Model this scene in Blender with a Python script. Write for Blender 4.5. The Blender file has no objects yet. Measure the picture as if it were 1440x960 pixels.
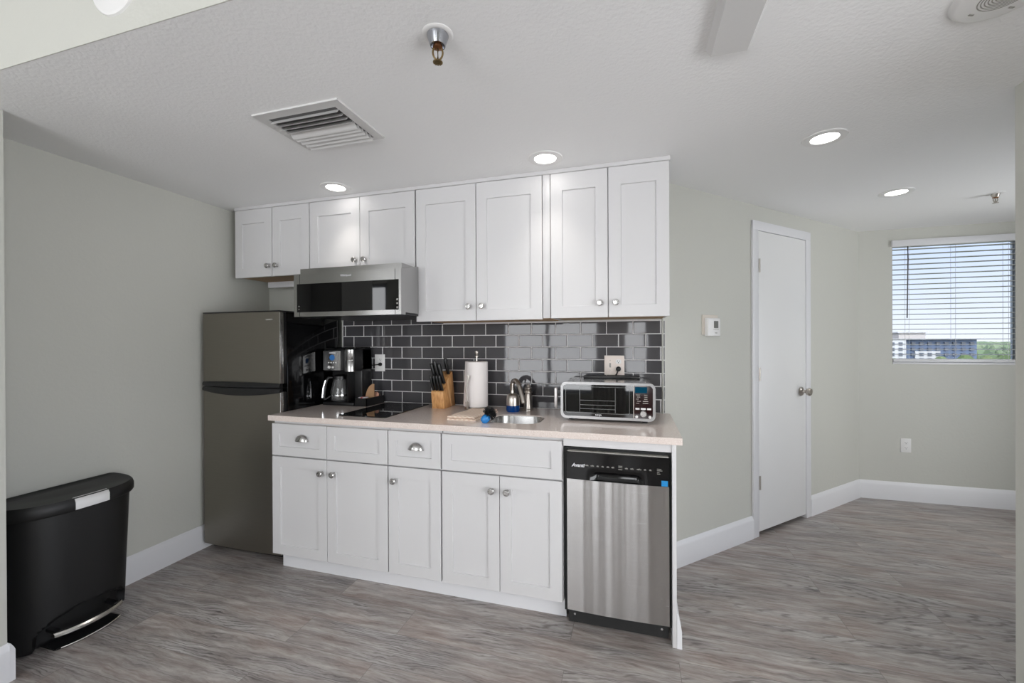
import bpy, bmesh, math, random
from mathutils import Vector, Matrix

random.seed(7)
PI = math.pi
S = bpy.context.scene
COL = S.collection

# ------------------------------------------------------------------ camera
W_PX, H_PX = 1440, 960
F_PX = 585.998
cam_data = bpy.data.cameras.new('camera')
cam = bpy.data.objects.new('camera', cam_data)
COL.objects.link(cam)
cam_data.sensor_width = 36
cam_data.lens = 36 * F_PX / W_PX
cam_data.shift_y = 1.91 / W_PX
cam_data.clip_start = 0.02
cam_data.clip_end = 6000
_f = Vector((-0.27973891, 0.96007217, -0.00274885))
_r = Vector((0.96006905, 0.27972472, -0.00463770))
_u = Vector((0.00368361, 0.00393643, 0.99998547))
_m = Matrix((_r, _u, -_f)).transposed().to_4x4()
_m.translation = Vector((-0.176457, -2.562989, 1.331767))
cam.matrix_world = _m
S.camera = cam

# ------------------------------------------------------------------ exposure
S.view_settings.view_transform = 'Standard'
S.view_settings.look = 'None'
S.view_settings.gamma = 1.0
S.view_settings.use_curve_mapping = False
S.view_settings.exposure = 0.0
S.cycles.max_bounces = 12
S.cycles.diffuse_bounces = 8
S.cycles.glossy_bounces = 6
S.cycles.transmission_bounces = 8
S.cycles.use_denoising = True
S.cycles.sample_clamp_indirect = 8.0
S.cycles.caustics_reflective = False
S.cycles.caustics_refractive = False

SKY_FAR = 1.10        # clear sky seen through the small window
SKY_BRIGHT = 7.0      # bright overcast half of the sky on the balcony side
LAMP_W = 11.0          # watts thrown down by each ceiling downlight
LAMP = 12.0           # ceiling downlights
SUN = 0.5


def srgb(r, g, b):
    def c(v):
        v /= 255.0
        return v / 12.92 if v <= 0.04045 else ((v + 0.055) / 1.055) ** 2.4
    return (c(r), c(g), c(b), 1.0)


# ------------------------------------------------------------------ world: sky, bright towards -Y
world = bpy.data.worlds.new('sky')
S.world = world
world.use_nodes = True
wn, wl = world.node_tree.nodes, world.node_tree.links
wn.clear()
wo = wn.new('ShaderNodeOutputWorld')
bg = wn.new('ShaderNodeBackground')
tc = wn.new('ShaderNodeTexCoord')
sp = wn.new('ShaderNodeSeparateXYZ')
wl.new(tc.outputs['Generated'], sp.inputs[0])
rz = wn.new('ShaderNodeValToRGB')            # colour by elevation
e = rz.color_ramp.elements
e[0].position = 0.0; e[0].color = (0.86, 0.92, 1.0, 1)
e[1].position = 0.5; e[1].color = (0.42, 0.58, 0.92, 1)
k = rz.color_ramp.elements.new(0.10); k.color = (0.72, 0.83, 1.0, 1)
k = rz.color_ramp.elements.new(0.20); k.color = (0.55, 0.69, 0.99, 1)
wl.new(sp.outputs['Z'], rz.inputs[0])
ry = wn.new('ShaderNodeValToRGB')            # bright hazy half towards -Y
e = ry.color_ramp.elements
e[0].position = 0.30; e[0].color = (1, 1, 1, 1)
e[1].position = 0.62; e[1].color = (0, 0, 0, 1)
my = wn.new('ShaderNodeMath'); my.operation = 'MULTIPLY_ADD'
my.inputs[1].default_value = 0.5; my.inputs[2].default_value = 0.5
wl.new(sp.outputs['Y'], my.inputs[0]); wl.new(my.outputs[0], ry.inputs[0])
mixc = wn.new('ShaderNodeMixRGB')
mixc.inputs[2].default_value = (0.955, 0.975, 1.0, 1)
wl.new(ry.outputs[0], mixc.inputs[0]); wl.new(rz.outputs[0], mixc.inputs[1])
st = wn.new('ShaderNodeMath'); st.operation = 'MULTIPLY_ADD'
st.inputs[1].default_value = SKY_BRIGHT - SKY_FAR; st.inputs[2].default_value = SKY_FAR
wl.new(ry.outputs[0], st.inputs[0])
gz = wn.new('ShaderNodeMapRange')            # extra glow added below the horizon to lift the ceiling
gz.inputs[1].default_value = -0.02; gz.inputs[2].default_value = -0.25
gz.inputs[3].default_value = 1.0; gz.inputs[4].default_value = 1.3
wl.new(sp.outputs['Z'], gz.inputs[0])
gm = wn.new('ShaderNodeMath'); gm.operation = 'MULTIPLY'
wl.new(st.outputs[0], gm.inputs[0]); wl.new(gz.outputs[0], gm.inputs[1])
wl.new(mixc.outputs[0], bg.inputs[0]); wl.new(gm.outputs[0], bg.inputs[1])
wl.new(bg.outputs[0], wo.inputs[0])

sd = bpy.data.lights.new('sun', 'SUN')
sd.energy = SUN; sd.angle = math.radians(1.0); sd.color = (1.0, 0.96, 0.9)
so = bpy.data.objects.new('sun', sd); COL.objects.link(so)
so.location = (30, 0, 40)
so.rotation_euler = Vector((-0.75, 0.0, 1.0)).to_track_quat('Z', 'Y').to_euler()


def portal(name, loc, sx, sz, face):
    d = bpy.data.lights.new(name, 'AREA')
    d.shape = 'RECTANGLE'; d.size = sx; d.size_y = sz
    d.cycles.is_portal = True
    o = bpy.data.objects.new(name, d); COL.objects.link(o)
    o.location = loc
    o.rotation_euler = (-PI / 2 if face < 0 else PI / 2, 0, 0)   # light leaves along -Z of the lamp
    return o


portal('balcony_daylight', (-1.28, -5.45, 1.43), 2.85, 2.05, 1)
portal('balcony_side_daylight', (-5.25, -5.45, 1.43), 1.5, 2.05, 1)
portal('window_daylight', (2.33, 1.86, 1.65), 0.9, 1.05, -1)
po = portal('living_fill_portal', (1.32, -2.35, 1.06), 2.1, 1.85, 1)  # portal for the added right-hand window
po.rotation_euler = (PI / 2, 0, PI / 2)
po = portal('passage_fill_portal', (3.42, 0.0, 1.05), 1.1, 2.1, 1)  # portal for the added passage window
po.rotation_euler = (PI / 2, 0, PI / 2)

# ------------------------------------------------------------------ object helpers
MW = {}


def chain(o):
    while o.parent is not None:
        o = o.parent
    return MW.get(o.name, Matrix.Identity(4))


def finish(me, ang=38):
    for p in me.polygons:
        p.use_smooth = True
    me.set_sharp_from_angle(angle=math.radians(ang))


def setp(o, label=None, cat=None, group=None, kind=None):
    if label: o['label'] = label
    if cat: o['category'] = cat
    if group: o['group'] = group
    if kind: o['kind'] = kind
    return o


def thing(name, label, cat, loc, rotz=0.0, group=None):
    o = bpy.data.objects.new(name, None)
    o.empty_display_size = 0.05
    COL.objects.link(o)
    m = Matrix.Translation(Vector(loc)) @ Matrix.Rotation(rotz, 4, 'Z')
    o.matrix_world = m
    MW[o.name] = m
    return setp(o, label, cat, group)


def part(name, bm, mat, parent, local=False, label=None, ang=38, kind=None):
    """one mesh object under its thing; bm is in world space unless local"""
    if not local:
        bm.transform(chain(parent).inverted())
    me = bpy.data.meshes.new(name)
    bmesh.ops.recalc_face_normals(bm, faces=bm.faces[:])
    bm.to_mesh(me); bm.free()
    finish(me, ang)
    mats = mat if isinstance(mat, (list, tuple)) else [mat]
    for m in mats:
        me.materials.append(m)
    o = bpy.data.objects.new(name, me)
    COL.objects.link(o)
    o.parent = parent
    if label: o['label'] = label
    if kind: o['kind'] = kind
    return o


def solo(name, bm, mat, loc, label=None, cat=None, group=None, kind=None, ang=38):
    """a thing that is one mesh, origin at its base"""
    bm.transform(Matrix.Translation(-Vector(loc)))
    me = bpy.data.meshes.new(name)
    bmesh.ops.recalc_face_normals(bm, faces=bm.faces[:])
    bm.to_mesh(me); bm.free()
    finish(me, ang)
    mats = mat if isinstance(mat, (list, tuple)) else [mat]
    for m in mats:
        me.materials.append(m)
    o = bpy.data.objects.new(name, me)
    COL.objects.link(o)
    o.location = loc
    MW[o.name] = Matrix.Translation(Vector(loc))
    return setp(o, label, cat, group, kind)


def struct(name, bm, mat, loc=(0, 0, 0), label=None, cat=None):
    return solo(name, bm, mat, loc, label, cat, None, 'structure')


def BM():
    return bmesh.new()


def box(bm, x0, x1, y0, y1, z0, z1, bev=0.0, seg=2, mi=0, m=None):
    vs = [bm.verts.new((x, y, z)) for x in (x0, x1) for y in (y0, y1) for z in (z0, z1)]
    idx = [(0, 1, 3, 2), (4, 6, 7, 5), (0, 4, 5, 1), (2, 3, 7, 6), (0, 2, 6, 4), (1, 5, 7, 3)]
    fs = [bm.faces.new([vs[i] for i in q]) for q in idx]
    for f in fs: f.material_index = mi
    if m is not None:
        for v in vs: v.co = m @ v.co
    if bev > 0:
        es = list({ed for f in fs for ed in f.edges})
        r = bmesh.ops.bevel(bm, geom=es, offset=bev, segments=seg, profile=0.5, affect='EDGES')
        for f in r['faces']: f.material_index = mi
    return bm


def frame_of(d):
    d = Vector(d).normalized()
    a = Vector((0, 0, 1)) if abs(d.z) < 0.9 else Vector((1, 0, 0))
    u = d.cross(a).normalized()
    return u, u.cross(d).normalized()


def lathe(bm, prof, c, axis=(0, 0, 1), seg=24, mi=0, cap=True):
    """prof: (radius, height along axis)"""
    ax = Vector(axis).normalized()
    u, v = frame_of(ax)
    c = Vector(c)
    rings = []
    for r, h in prof:
        if r < 1e-5:
            rings.append([bm.verts.new(c + ax * h)])
        else:
            rings.append([bm.verts.new(c + ax * h + (u * math.cos(2 * PI * i / seg) + v * math.sin(2 * PI * i / seg)) * r)
                          for i in range(seg)])
    for a, b in zip(rings, rings[1:]):
        for i in range(seg):
            j = (i + 1) % seg
            q = [a[i % len(a)], a[j % len(a)], b[j % len(b)], b[i % len(b)]]
            q2 = []
            for w in q:
                if w not in q2: q2.append(w)
            if len(q2) >= 3:
                f = bm.faces.new(q2); f.material_index = mi
    if cap:
        for rg in (rings[0], rings[-1]):
            if len(rg) > 2:
                f = bm.faces.new(rg); f.material_index = mi
    return bm


def smooth_path(pts, n=6):
    pts = [Vector(p) for p in pts]
    out = []
    for i in range(len(pts) - 1):
        p0 = pts[max(i - 1, 0)]; p1 = pts[i]; p2 = pts[i + 1]; p3 = pts[min(i + 2, len(pts) - 1)]
        for k in range(n):
            t = k / n
            out.append(0.5 * ((2 * p1) + (p2 - p0) * t + (2 * p0 - 5 * p1 + 4 * p2 - p3) * t * t + (3 * p1 - p0 - 3 * p2 + p3) * t ** 3))
    out.append(pts[-1])
    return out


def tube(bm, pts, r, seg=10, mi=0, smooth=0):
    pts = smooth_path(pts, smooth) if smooth else [Vector(p) for p in pts]
    rr = r if isinstance(r, (list, tuple)) else None
    rings = []
    u = None
    for i, p in enumerate(pts):
        d = (pts[min(i + 1, len(pts) - 1)] - pts[max(i - 1, 0)]).normalized()
        if u is None:
            u, v = frame_of(d)
        else:
            u = (u - d * u.dot(d)).normalized(); v = d.cross(u).normalized()
        if rr:
            t = i / (len(pts) - 1) * (len(rr) - 1); a = int(min(t, len(rr) - 2)); rad = rr[a] + (rr[a + 1] - rr[a]) * (t - a)
        else:
            rad = r
        rings.append([bm.verts.new(p + (u * math.cos(2 * PI * k / seg) + v * math.sin(2 * PI * k / seg)) * rad) for k in range(seg)])
    for a, b in zip(rings, rings[1:]):
        for k in range(seg):
            f = bm.faces.new([a[k], a[(k + 1) % seg], b[(k + 1) % seg], b[k]]); f.material_index = mi
    for rg in (rings[0], rings[-1]):
        f = bm.faces.new(rg); f.material_index = mi
    return bm


def prism(bm, poly, a0, a1, axis='x', bev=0.0, mi=0):
    """extrude a 2-D polygon: axis x -> poly is (y,z); y -> (x,z); z -> (x,y)"""
    def P(p, a):
        return {'x': (a, p[0], p[1]), 'y': (p[0], a, p[1]), 'z': (p[0], p[1], a)}[axis]
    A = [bm.verts.new(P(p, a0)) for p in poly]
    B = [bm.verts.new(P(p, a1)) for p in poly]
    n = len(poly)
    fs = [bm.faces.new(A), bm.faces.new(B)]
    for i in range(n):
        fs.append(bm.faces.new([A[i], A[(i + 1) % n], B[(i + 1) % n], B[i]]))
    for f in fs: f.material_index = mi
    if bev > 0:
        es = list({ed for f in fs for ed in f.edges})
        r = bmesh.ops.bevel(bm, geom=es, offset=bev, segments=2, profile=0.5, affect='EDGES')
        for f in r['faces']: f.material_index = mi
    return bm


def rrect(x0, x1, z0, z1, r, n=6):
    out = []
    for cx, cz, a0 in ((x1 - r, z1 - r, 0), (x0 + r, z1 - r, 90), (x0 + r, z0 + r, 180), (x1 - r, z0 + r, 270)):
        for i in range(n + 1):
            a = math.radians(a0 + 90 * i / n)
            out.append((cx + r * math.cos(a), cz + r * math.sin(a)))
    return out


def ringframe(bm, outer, inner, a0, a1, axis='y', mi=0):
    """a closed frame between two polygons with the same number of points"""
    def P(p, a):
        return {'x': (a, p[0], p[1]), 'y': (p[0], a, p[1]), 'z': (p[0], p[1], a)}[axis]
    n = len(outer)
    R = [[bm.verts.new(P(p, a)) for p in poly] for poly, a in ((outer, a0), (inner, a0), (inner, a1), (outer, a1))]
    for k in range(4):
        A, B = R[k], R[(k + 1) % 4]
        for i in range(n):
            f = bm.faces.new([A[i], A[(i + 1) % n], B[(i + 1) % n], B[i]]); f.material_index = mi
    return bm


_txt = {}


def text_bm(body, size, depth, m, align='CENTER', shear=0.0, bold=0.0):
    cu = bpy.data.curves.new('t', 'FONT')
    cu.body = body; cu.size = size; cu.extrude = depth; cu.align_x = align; cu.align_y = 'CENTER'
    cu.shear = shear; cu.offset = bold
    ob = bpy.data.objects.new('t', cu)
    COL.objects.link(ob)
    dg = bpy.context.evaluated_depsgraph_get()
    me = bpy.data.meshes.new_from_object(ob.evaluated_get(dg))
    COL.objects.unlink(ob); bpy.data.objects.remove(ob); bpy.data.curves.remove(cu)
    bm = BM(); bm.from_mesh(me); bpy.data.meshes.remove(me)
    bm.transform(m)
    return bm


def face_m(x, y, z):
    """text on a face that looks towards -Y"""
    return Matrix.Translation((x, y, z)) @ Matrix.Rotation(PI / 2, 4, 'X')


# ------------------------------------------------------------------ materials
class N:
    """small node-building helper around one Principled material"""
    def __init__(s, name, base=(0.8, 0.8, 0.8, 1), rough=0.5, metal=0.0, **kw):
        s.m = bpy.data.materials.new(name); s.m.use_nodes = True
        s.t = s.m.node_tree; s.b = s.t.nodes['Principled BSDF']
        s.b.inputs['Base Color'].default_value = base
        s.b.inputs['Roughness'].default_value = rough
        s.b.inputs['Metallic'].default_value = metal
        for k_, v_ in kw.items():
            s.b.inputs[k_.replace('_', ' ')].default_value = v_

    def n(s, typ, **kw):
        nd = s.t.nodes.new(typ)
        for k_, v_ in kw.items():
            setattr(nd, k_, v_)
        return nd

    def l(s, a, b):
        s.t.links.new(a, b)

    def coord(s, scale=(1, 1, 1), rot=(0, 0, 0), out='Object'):
        c = s.n('ShaderNodeTexCoord'); mp = s.n('ShaderNodeMapping')
        mp.inputs['Scale'].default_value = scale; mp.inputs['Rotation'].default_value = rot
        s.l(c.outputs[out], mp.inputs[0])
        return mp.outputs[0]

    def noise(s, vec, scale=5, detail=3, rough=0.5):
        nz = s.n('ShaderNodeTexNoise')
        nz.inputs['Scale'].default_value = scale; nz.inputs['Detail'].default_value = detail
        nz.inputs['Roughness'].default_value = rough
        s.l(vec, nz.inputs['Vector'])
        return nz.outputs[0]

    def bump(s, h, strength=0.2, dist=0.01):
        bp = s.n('ShaderNodeBump')
        bp.inputs['Strength'].default_value = strength; bp.inputs['Distance'].default_value = dist
        s.l(h, bp.inputs['Height']); s.l(bp.outputs[0], s.b.inputs['Normal'])

    def ramp(s, fac, stops):
        r = s.n('ShaderNodeValToRGB')
        while len(r.color_ramp.elements) < len(stops):
            r.color_ramp.elements.new(0.5)
        for e_, (p_, c_) in zip(r.color_ramp.elements, stops):
            e_.position = p_; e_.color = c_
        s.l(fac, r.inputs[0])
        return r.outputs[0]

    def mix(s, fac, a, b, mode='MIX'):
        mx = s.n('ShaderNodeMixRGB', blend_type=mode)
        for sock, v_ in ((mx.inputs[0], fac), (mx.inputs[1], a), (mx.inputs[2], b)):
            if hasattr(v_, 'is_output'): s.l(v_, sock)
            else: sock.default_value = v_
        return mx.outputs[0]


def plain(name, base, rough=0.5, metal=0.0, **kw):
    return N(name, base, rough, metal, **kw).m


def painted(name, base, rough, scale, strength, dist=0.004):
    a = N(name, base, rough)
    v = a.coord()
    a.bump(a.noise(v, scale, 3, 0.55), strength, dist)
    return a.m


M = {}
M['wall'] = painted('sage_wall_paint', srgb(197, 197, 190), 0.62, 55, 0.28, 0.004)
M['ceiling'] = painted('textured_ceiling_paint', srgb(238, 238, 238), 0.85, 75, 0.35, 0.005)
M['trim'] = painted('white_trim_paint', srgb(222, 222, 225), 0.35, 12, 0.02)
M['cabinet'] = painted('white_cabinet_paint', srgb(206, 205, 206), 0.38, 15, 0.02)
M['door'] = painted('white_door_paint', srgb(228, 228, 228), 0.42, 20, 0.05)
M['white'] = plain('white_plastic', srgb(228, 227, 226), 0.35)
M['ivory'] = plain('ivory_plastic', srgb(226, 214, 206), 0.35)
M['vent'] = plain('white_enamelled_metal', srgb(208, 207, 206), 0.4)
M['black'] = plain('black_plastic', srgb(20, 20, 21), 0.35)
M['blackgloss'] = plain('glossy_black', srgb(9, 9, 10), 0.08)
M['blackglass'] = plain('black_glass', srgb(7, 7, 8), 0.03)
M['gripblack'] = plain('smooth_black_grip', srgb(9, 9, 10), 0.45)
M['rubber'] = plain('dark_rubber', srgb(28, 28, 28), 0.7)
M['dark'] = plain('dark_interior', srgb(22, 22, 22), 0.8)
M['chrome'] = plain('polished_chrome', (0.78, 0.78, 0.79, 1), 0.12, 1.0)
M['cupchrome'] = plain('dull_chrome', (0.42, 0.43, 0.46, 1), 0.2, 1.0)
M['nickel'] = plain('satin_nickel', (0.52, 0.48, 0.44, 1), 0.28, 1.0)
M['knob'] = plain('brushed_pewter', (0.50, 0.49, 0.48, 1), 0.25, 1.0)
M['brass'] = plain('aged_brass', (0.26, 0.19, 0.09, 1), 0.38, 1.0)
M['copper'] = plain('dark_copper', (0.30, 0.14, 0.07, 1), 0.4, 1.0)
M['steelbar'] = plain('satin_steel', (0.68, 0.67, 0.65, 1), 0.25, 1.0)
M['rawwood'] = plain('raw_plywood', srgb(196, 166, 132), 0.7)
M['paper'] = painted('paper_towel', srgb(236, 230, 228), 0.9, 180, 0.25, 0.002)
M['filter'] = plain('brown_filter_paper', srgb(176, 138, 104), 0.85)
M['grout'] = plain('pale_grout', srgb(214, 212, 212), 0.85)
M['text'] = plain('pale_print', srgb(215, 215, 218), 0.5)
M['textgrey'] = plain('grey_print', srgb(150, 148, 142), 0.4)
M['bluesticker'] = plain('blue_sticker', srgb(24, 128, 190), 0.4)
M['blueplastic'] = plain('blue_plastic', srgb(40, 128, 200), 0.25)
M['bristle'] = plain('black_bristle', srgb(16, 16, 18), 0.55)
M['podlid'] = plain('pod_foil', srgb(200, 150, 130), 0.35)
M['pod'] = plain('brown_pod', srgb(72, 44, 36), 0.45)
M['packet'] = plain('paper_packet', srgb(224, 216, 222), 0.6)
M['packetred'] = plain('red_packet_print', srgb(196, 84, 90), 0.6)
M['blade'] = plain('blade_steel', (0.7, 0.7, 0.7, 1), 0.18, 1.0)
M['frame'] = plain('grey_window_frame', srgb(176, 180, 186), 0.4)
M['added_curtain'] = plain('pale_curtain', srgb(215, 213, 208), 0.9)

a = N('blind_slat_white', srgb(196, 198, 198), 0.4); M['slat'] = a.m
M['wand'] = plain('dark_wand', srgb(88, 88, 92), 0.3)
M['cord'] = plain('white_cord', srgb(205, 208, 214), 0.8)

a = N('window_glass', (1, 1, 1, 1), 0.0, Transmission_Weight=1.0, IOR=1.02); M['glass'] = a.m
a = N('oven_glass', srgb(5, 5, 6), 0.03, IOR=1.6); M['ovenglass'] = a.m

# stainless with vertical brushing and a slightly wavy sheet
def steel(name, base, rough, wav, wscale, axis_scale, tint=None):
    q = N(name, base, rough, 1.0)
    v = q.coord(axis_scale)
    fine = q.noise(v, 260, 2)
    v2 = q.coord((wscale, wscale, 0.10))
    big = q.noise(v2, 1.0, 1)
    bp1 = q.n('ShaderNodeBump'); bp1.inputs['Strength'].default_value = wav; bp1.inputs['Distance'].default_value = 0.02
    q.l(big, bp1.inputs['Height'])
    bp2 = q.n('ShaderNodeBump'); bp2.inputs['Strength'].default_value = 0.006; bp2.inputs['Distance'].default_value = 0.001
    q.l(fine, bp2.inputs['Height']); q.l(bp1.outputs[0], bp2.inputs['Normal']); q.l(bp2.outputs[0], q.b.inputs['Normal'])
    mr = q.n('ShaderNodeMapRange'); mr.inputs[3].default_value = rough * 0.8; mr.inputs[4].default_value = rough * 1.25
    q.l(fine, mr.inputs[0]); q.l(mr.outputs[0], q.b.inputs['Roughness'])
    return q.m


M['steel'] = steel('stainless_steel', (0.46, 0.45, 0.44, 1), 0.26, 0.0, 3, (0.05, 1, 1))
M['panelsteel'] = plain('smooth_steel', (0.46, 0.455, 0.45, 1), 0.27, 1.0)
M['dwsteel'] = steel('brushed_stainless_sheet', (0.52, 0.51, 0.505, 1), 0.24, 1.0, 8.0, (0.02, 1, 1))
_b = M['dwsteel'].node_tree.nodes['Principled BSDF']
_t = M['dwsteel'].node_tree.nodes.new('ShaderNodeTangent'); _t.direction_type = 'RADIAL'; _t.axis = 'Z'
M['dwsteel'].node_tree.links.new(_t.outputs[0], _b.inputs['Tangent'])
_b.inputs['Anisotropic'].default_value = 0.92
_b.inputs['Anisotropic Rotation'].default_value = 0.25
M['fridge'] = steel('dark_brushed_steel', (0.24, 0.222, 0.19, 1), 0.42, 0.03, 3, (0.04, 1, 1))

# tiles: glossy charcoal glaze, a little uneven from tile to tile
a = N('charcoal_glazed_tile', srgb(66, 65, 68), 0.04, IOR=1.5)
v = a.coord()
geo = a.n('ShaderNodeNewGeometry')
c = a.ramp(geo.outputs['Random Per Island'], [(0.0, srgb(69, 68, 71)), (0.6, srgb(75, 74, 77)), (1.0, srgb(80, 78, 80))])
a.l(c, a.b.inputs['Base Color'])
a.bump(a.noise(v, 9, 1), 0.02, 0.01)
M['tile'] = a.m

# quartz worktop
a = N('beige_quartz', srgb(205, 193, 185), 0.12)
v = a.coord()
vo = a.n('ShaderNodeTexVoronoi'); vo.inputs['Scale'].default_value = 340; a.l(v, vo.inputs['Vector'])
sep = a.n('ShaderNodeSeparateColor'); a.l(vo.outputs['Color'], sep.inputs[0])
speck = a.ramp(sep.outputs[0], [(0.0, srgb(200, 184, 175)), (0.12, srgb(217, 204, 196)), (0.85, srgb(222, 210, 203)), (1.0, srgb(238, 231, 227))])
c = a.mix(0.75, srgb(220, 207, 200), speck)
a.l(c, a.b.inputs['Base Color'])
M['quartz'] = a.m

# vinyl plank floor: planks run along X
a = N('grey_vinyl_plank', srgb(120, 114, 110), 0.33)
v = a.coord()
br = a.n('ShaderNodeTexBrick')
br.offset = 0.37; br.offset_frequency = 2; br.squash = 1.0
br.inputs['Scale'].default_value = 1.0
br.inputs['Brick Width'].default_value = 1.22; br.inputs['Row Height'].default_value = 0.178
br.inputs['Mortar Size'].default_value = 0.0012; br.inputs['Mortar Smooth'].default_value = 0.1
br.inputs['Bias'].default_value = 0.0
br.inputs['Color1'].default_value = (0, 0, 0, 1); br.inputs['Color2'].default_value = (1, 1, 1, 1)
br.inputs['Mortar'].default_value = (0.5, 0.5, 0.5, 1)
a.l(v, br.inputs['Vector'])
# per-plank shift of the grain
cmb = a.n('ShaderNodeCombineXYZ')
mm = a.n('ShaderNodeMath', operation='MULTIPLY'); mm.inputs[1].default_value = 13.0
a.l(br.outputs['Color'], mm.inputs[0]); a.l(mm.outputs[0], cmb.inputs[0]); a.l(mm.outputs[0], cmb.inputs[2])
add = a.n('ShaderNodeVectorMath', operation='ADD'); a.l(v, add.inputs[0]); a.l(cmb.outputs[0], add.inputs[1])


def mapped(src, sc):
    mp = a.n('ShaderNodeMapping'); mp.inputs['Scale'].default_value = sc; a.l(src, mp.inputs[0]); return mp.outputs[0]


wz = a.noise(mapped(add.outputs[0], (1.6, 5.0, 1)), 2.4, 4, 0.6)
wm = a.n('ShaderNodeMath', operation='MULTIPLY_ADD'); wm.inputs[1].default_value = 0.06; wm.inputs[2].default_value = -0.03; a.l(wz, wm.inputs[0])
wc = a.n('ShaderNodeCombineXYZ'); a.l(wm.outputs[0], wc.inputs[1])
wadd = a.n('ShaderNodeVectorMath', operation='ADD'); a.l(add.outputs[0], wadd.inputs[0]); a.l(wc.outputs[0], wadd.inputs[1])
add = wadd
g1 = a.noise(mapped(add.outputs[0], (1.0, 9, 1)), 3.6, 7, 0.68)       # long streaks
g2 = a.noise(mapped(add.outputs[0], (1.6, 30, 1)), 5.0, 5, 0.7)         # fine grain
g3 = a.noise(mapped(add.outputs[0], (1.0, 3.2, 1)), 2.2, 4, 0.6)        # clouds
dist = a.n('ShaderNodeVectorMath', operation='SCALE')
wv = a.n('ShaderNodeTexWave', wave_type='RINGS', rings_direction='SPHERICAL')
wv.inputs['Scale'].default_value = 5.5; wv.inputs['Distortion'].default_value = 6.0; wv.inputs['Detail'].default_value = 3.0
wv.inputs['Detail Scale'].default_value = 1.4
a.l(mapped(add.outputs[0], (0.55, 5.0, 0.3)), wv.inputs['Vector'])
c1 = a.ramp(g1, [(0.37, srgb(70, 60, 57)), (0.44, srgb(122, 111, 106)), (0.54, srgb(154, 148, 144)), (0.64, srgb(190, 186, 182))])
c2 = a.ramp(g2, [(0.34, srgb(96, 86, 82)), (0.48, srgb(142, 135, 131)), (0.64, srgb(178, 173, 170))])
c3 = a.ramp(g3, [(0.36, srgb(142, 122, 113)), (0.50, srgb(146, 141, 138)), (0.64, srgb(144, 149, 153))])
c = a.mix(0.40, c1, c2)
c = a.mix(0.28, c, c3)
kn = a.ramp(wv.outputs['Fac'], [(0.0, (0.50, 0.47, 0.46, 1)), (0.28, (1, 1, 1, 1)), (1.0, (1.06, 1.05, 1.05, 1))])
kmask = a.ramp(g3, [(0.50, (0, 0, 0, 1)), (0.58, (0.9, 0.9, 0.9, 1))])
c = a.mix(kmask, c, a.mix(1.0, c, kn, 'MULTIPLY'))
tone = a.ramp(br.outputs['Color'], [(0.0, (1.06, 1.05, 1.05, 1)), (0.5, (1.14, 1.14, 1.14, 1)), (1.0, (1.22, 1.21, 1.20, 1))])
c = a.mix(1.0, c, tone, 'MULTIPLY')
c = a.mix(br.outputs['Fac'], c, srgb(122, 116, 112))
a.l(c, a.b.inputs['Base Color'])
mr = a.n('ShaderNodeMapRange'); mr.inputs[3].default_value = 0.28; mr.inputs[4].default_value = 0.46
a.l(g2, mr.inputs[0]); a.l(mr.outputs[0], a.b.inputs['Roughness'])
a.bump(g2, 0.10, 0.003)
M['floor'] = a.m

# light wood for the knife block
a = N('beech_wood', srgb(212, 160, 104), 0.45)
v = a.coord((6, 6, 1.2), (0.5, 0.0, 0))
c = a.ramp(a.noise(v, 18, 4), [(0.3, srgb(186, 130, 78)), (0.55, srgb(214, 162, 106)), (0.8, srgb(226, 180, 126))])
a.l(c, a.b.inputs['Base Color'])
M['beech'] = a.m

# checked cream cloth
a = N('cream_waffle_cloth', srgb(232, 214, 196), 0.95)
v = a.coord()
ck = a.n('ShaderNodeTexChecker'); ck.inputs['Scale'].default_value = 75; a.l(v, ck.inputs['Vector'])
c = a.mix(ck.outputs['Fac'], srgb(232, 216, 200), srgb(222, 198, 180))
a.l(c, a.b.inputs['Base Color']); a.bump(a.noise(v, 240, 2), 0.3, 0.002)
M['cloth'] = a.m

# trash can plastic
a = N('textured_black_plastic', srgb(10, 10, 11), 0.50)
v = a.coord(); a.bump(a.noise(v, 500, 2), 0.10, 0.001)
M['binplastic'] = a.m

# downlight lens: a lamp
def emit(name, col, s_):
    m_ = bpy.data.materials.new(name); m_.use_nodes = True
    t_ = m_.node_tree; t_.nodes.clear()
    o_ = t_.nodes.new('ShaderNodeOutputMaterial'); em = t_.nodes.new('ShaderNodeEmission')
    em.inputs[0].default_value = col; em.inputs[1].default_value = s_
    t_.links.new(em.outputs[0], o_.inputs[0])
    return m_


M['lamp'] = emit('lit_lamp_lens', (1.0, 0.97, 0.93, 1), LAMP)
M['display'] = emit('lit_blue_display', srgb(70, 130, 200), 0.5)
M['ovendisplay'] = emit('lit_oven_display', srgb(20, 84, 112), 0.6)

a = N('foliage_green', srgb(92, 120, 62), 0.9)
geo = a.n('ShaderNodeObjectInfo')
c = a.ramp(geo.outputs['Random'], [(0.0, srgb(52, 68, 36)), (0.5, srgb(64, 80, 45)), (1.0, srgb(78, 90, 56))])
nz = a.noise(a.coord(), 0.6, 3)
c = a.mix(nz, c, a.mix(0.6, c, srgb(36, 50, 26)))
a.l(c, a.b.inputs['Base Color'])
M['leaf'] = a.m
a = N('distant_woodland', srgb(120, 140, 90), 0.95)
c = a.ramp(a.noise(a.coord((0.02, 0.02, 0.02)), 1.0, 5), [(0.35, srgb(66, 84, 58)), (0.55, srgb(84, 98, 70)), (0.7, srgb(104, 112, 92))])
a.l(c, a.b.inputs['Base Color'])
M['wood'] = a.m
M['bark'] = plain('bark', srgb(92, 76, 62), 0.9)
M['bluewall'] = plain('blue_grey_render', srgb(66, 80, 104), 0.8)
M['whitewall'] = plain('pale_render', srgb(132, 135, 140), 0.8)
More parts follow.
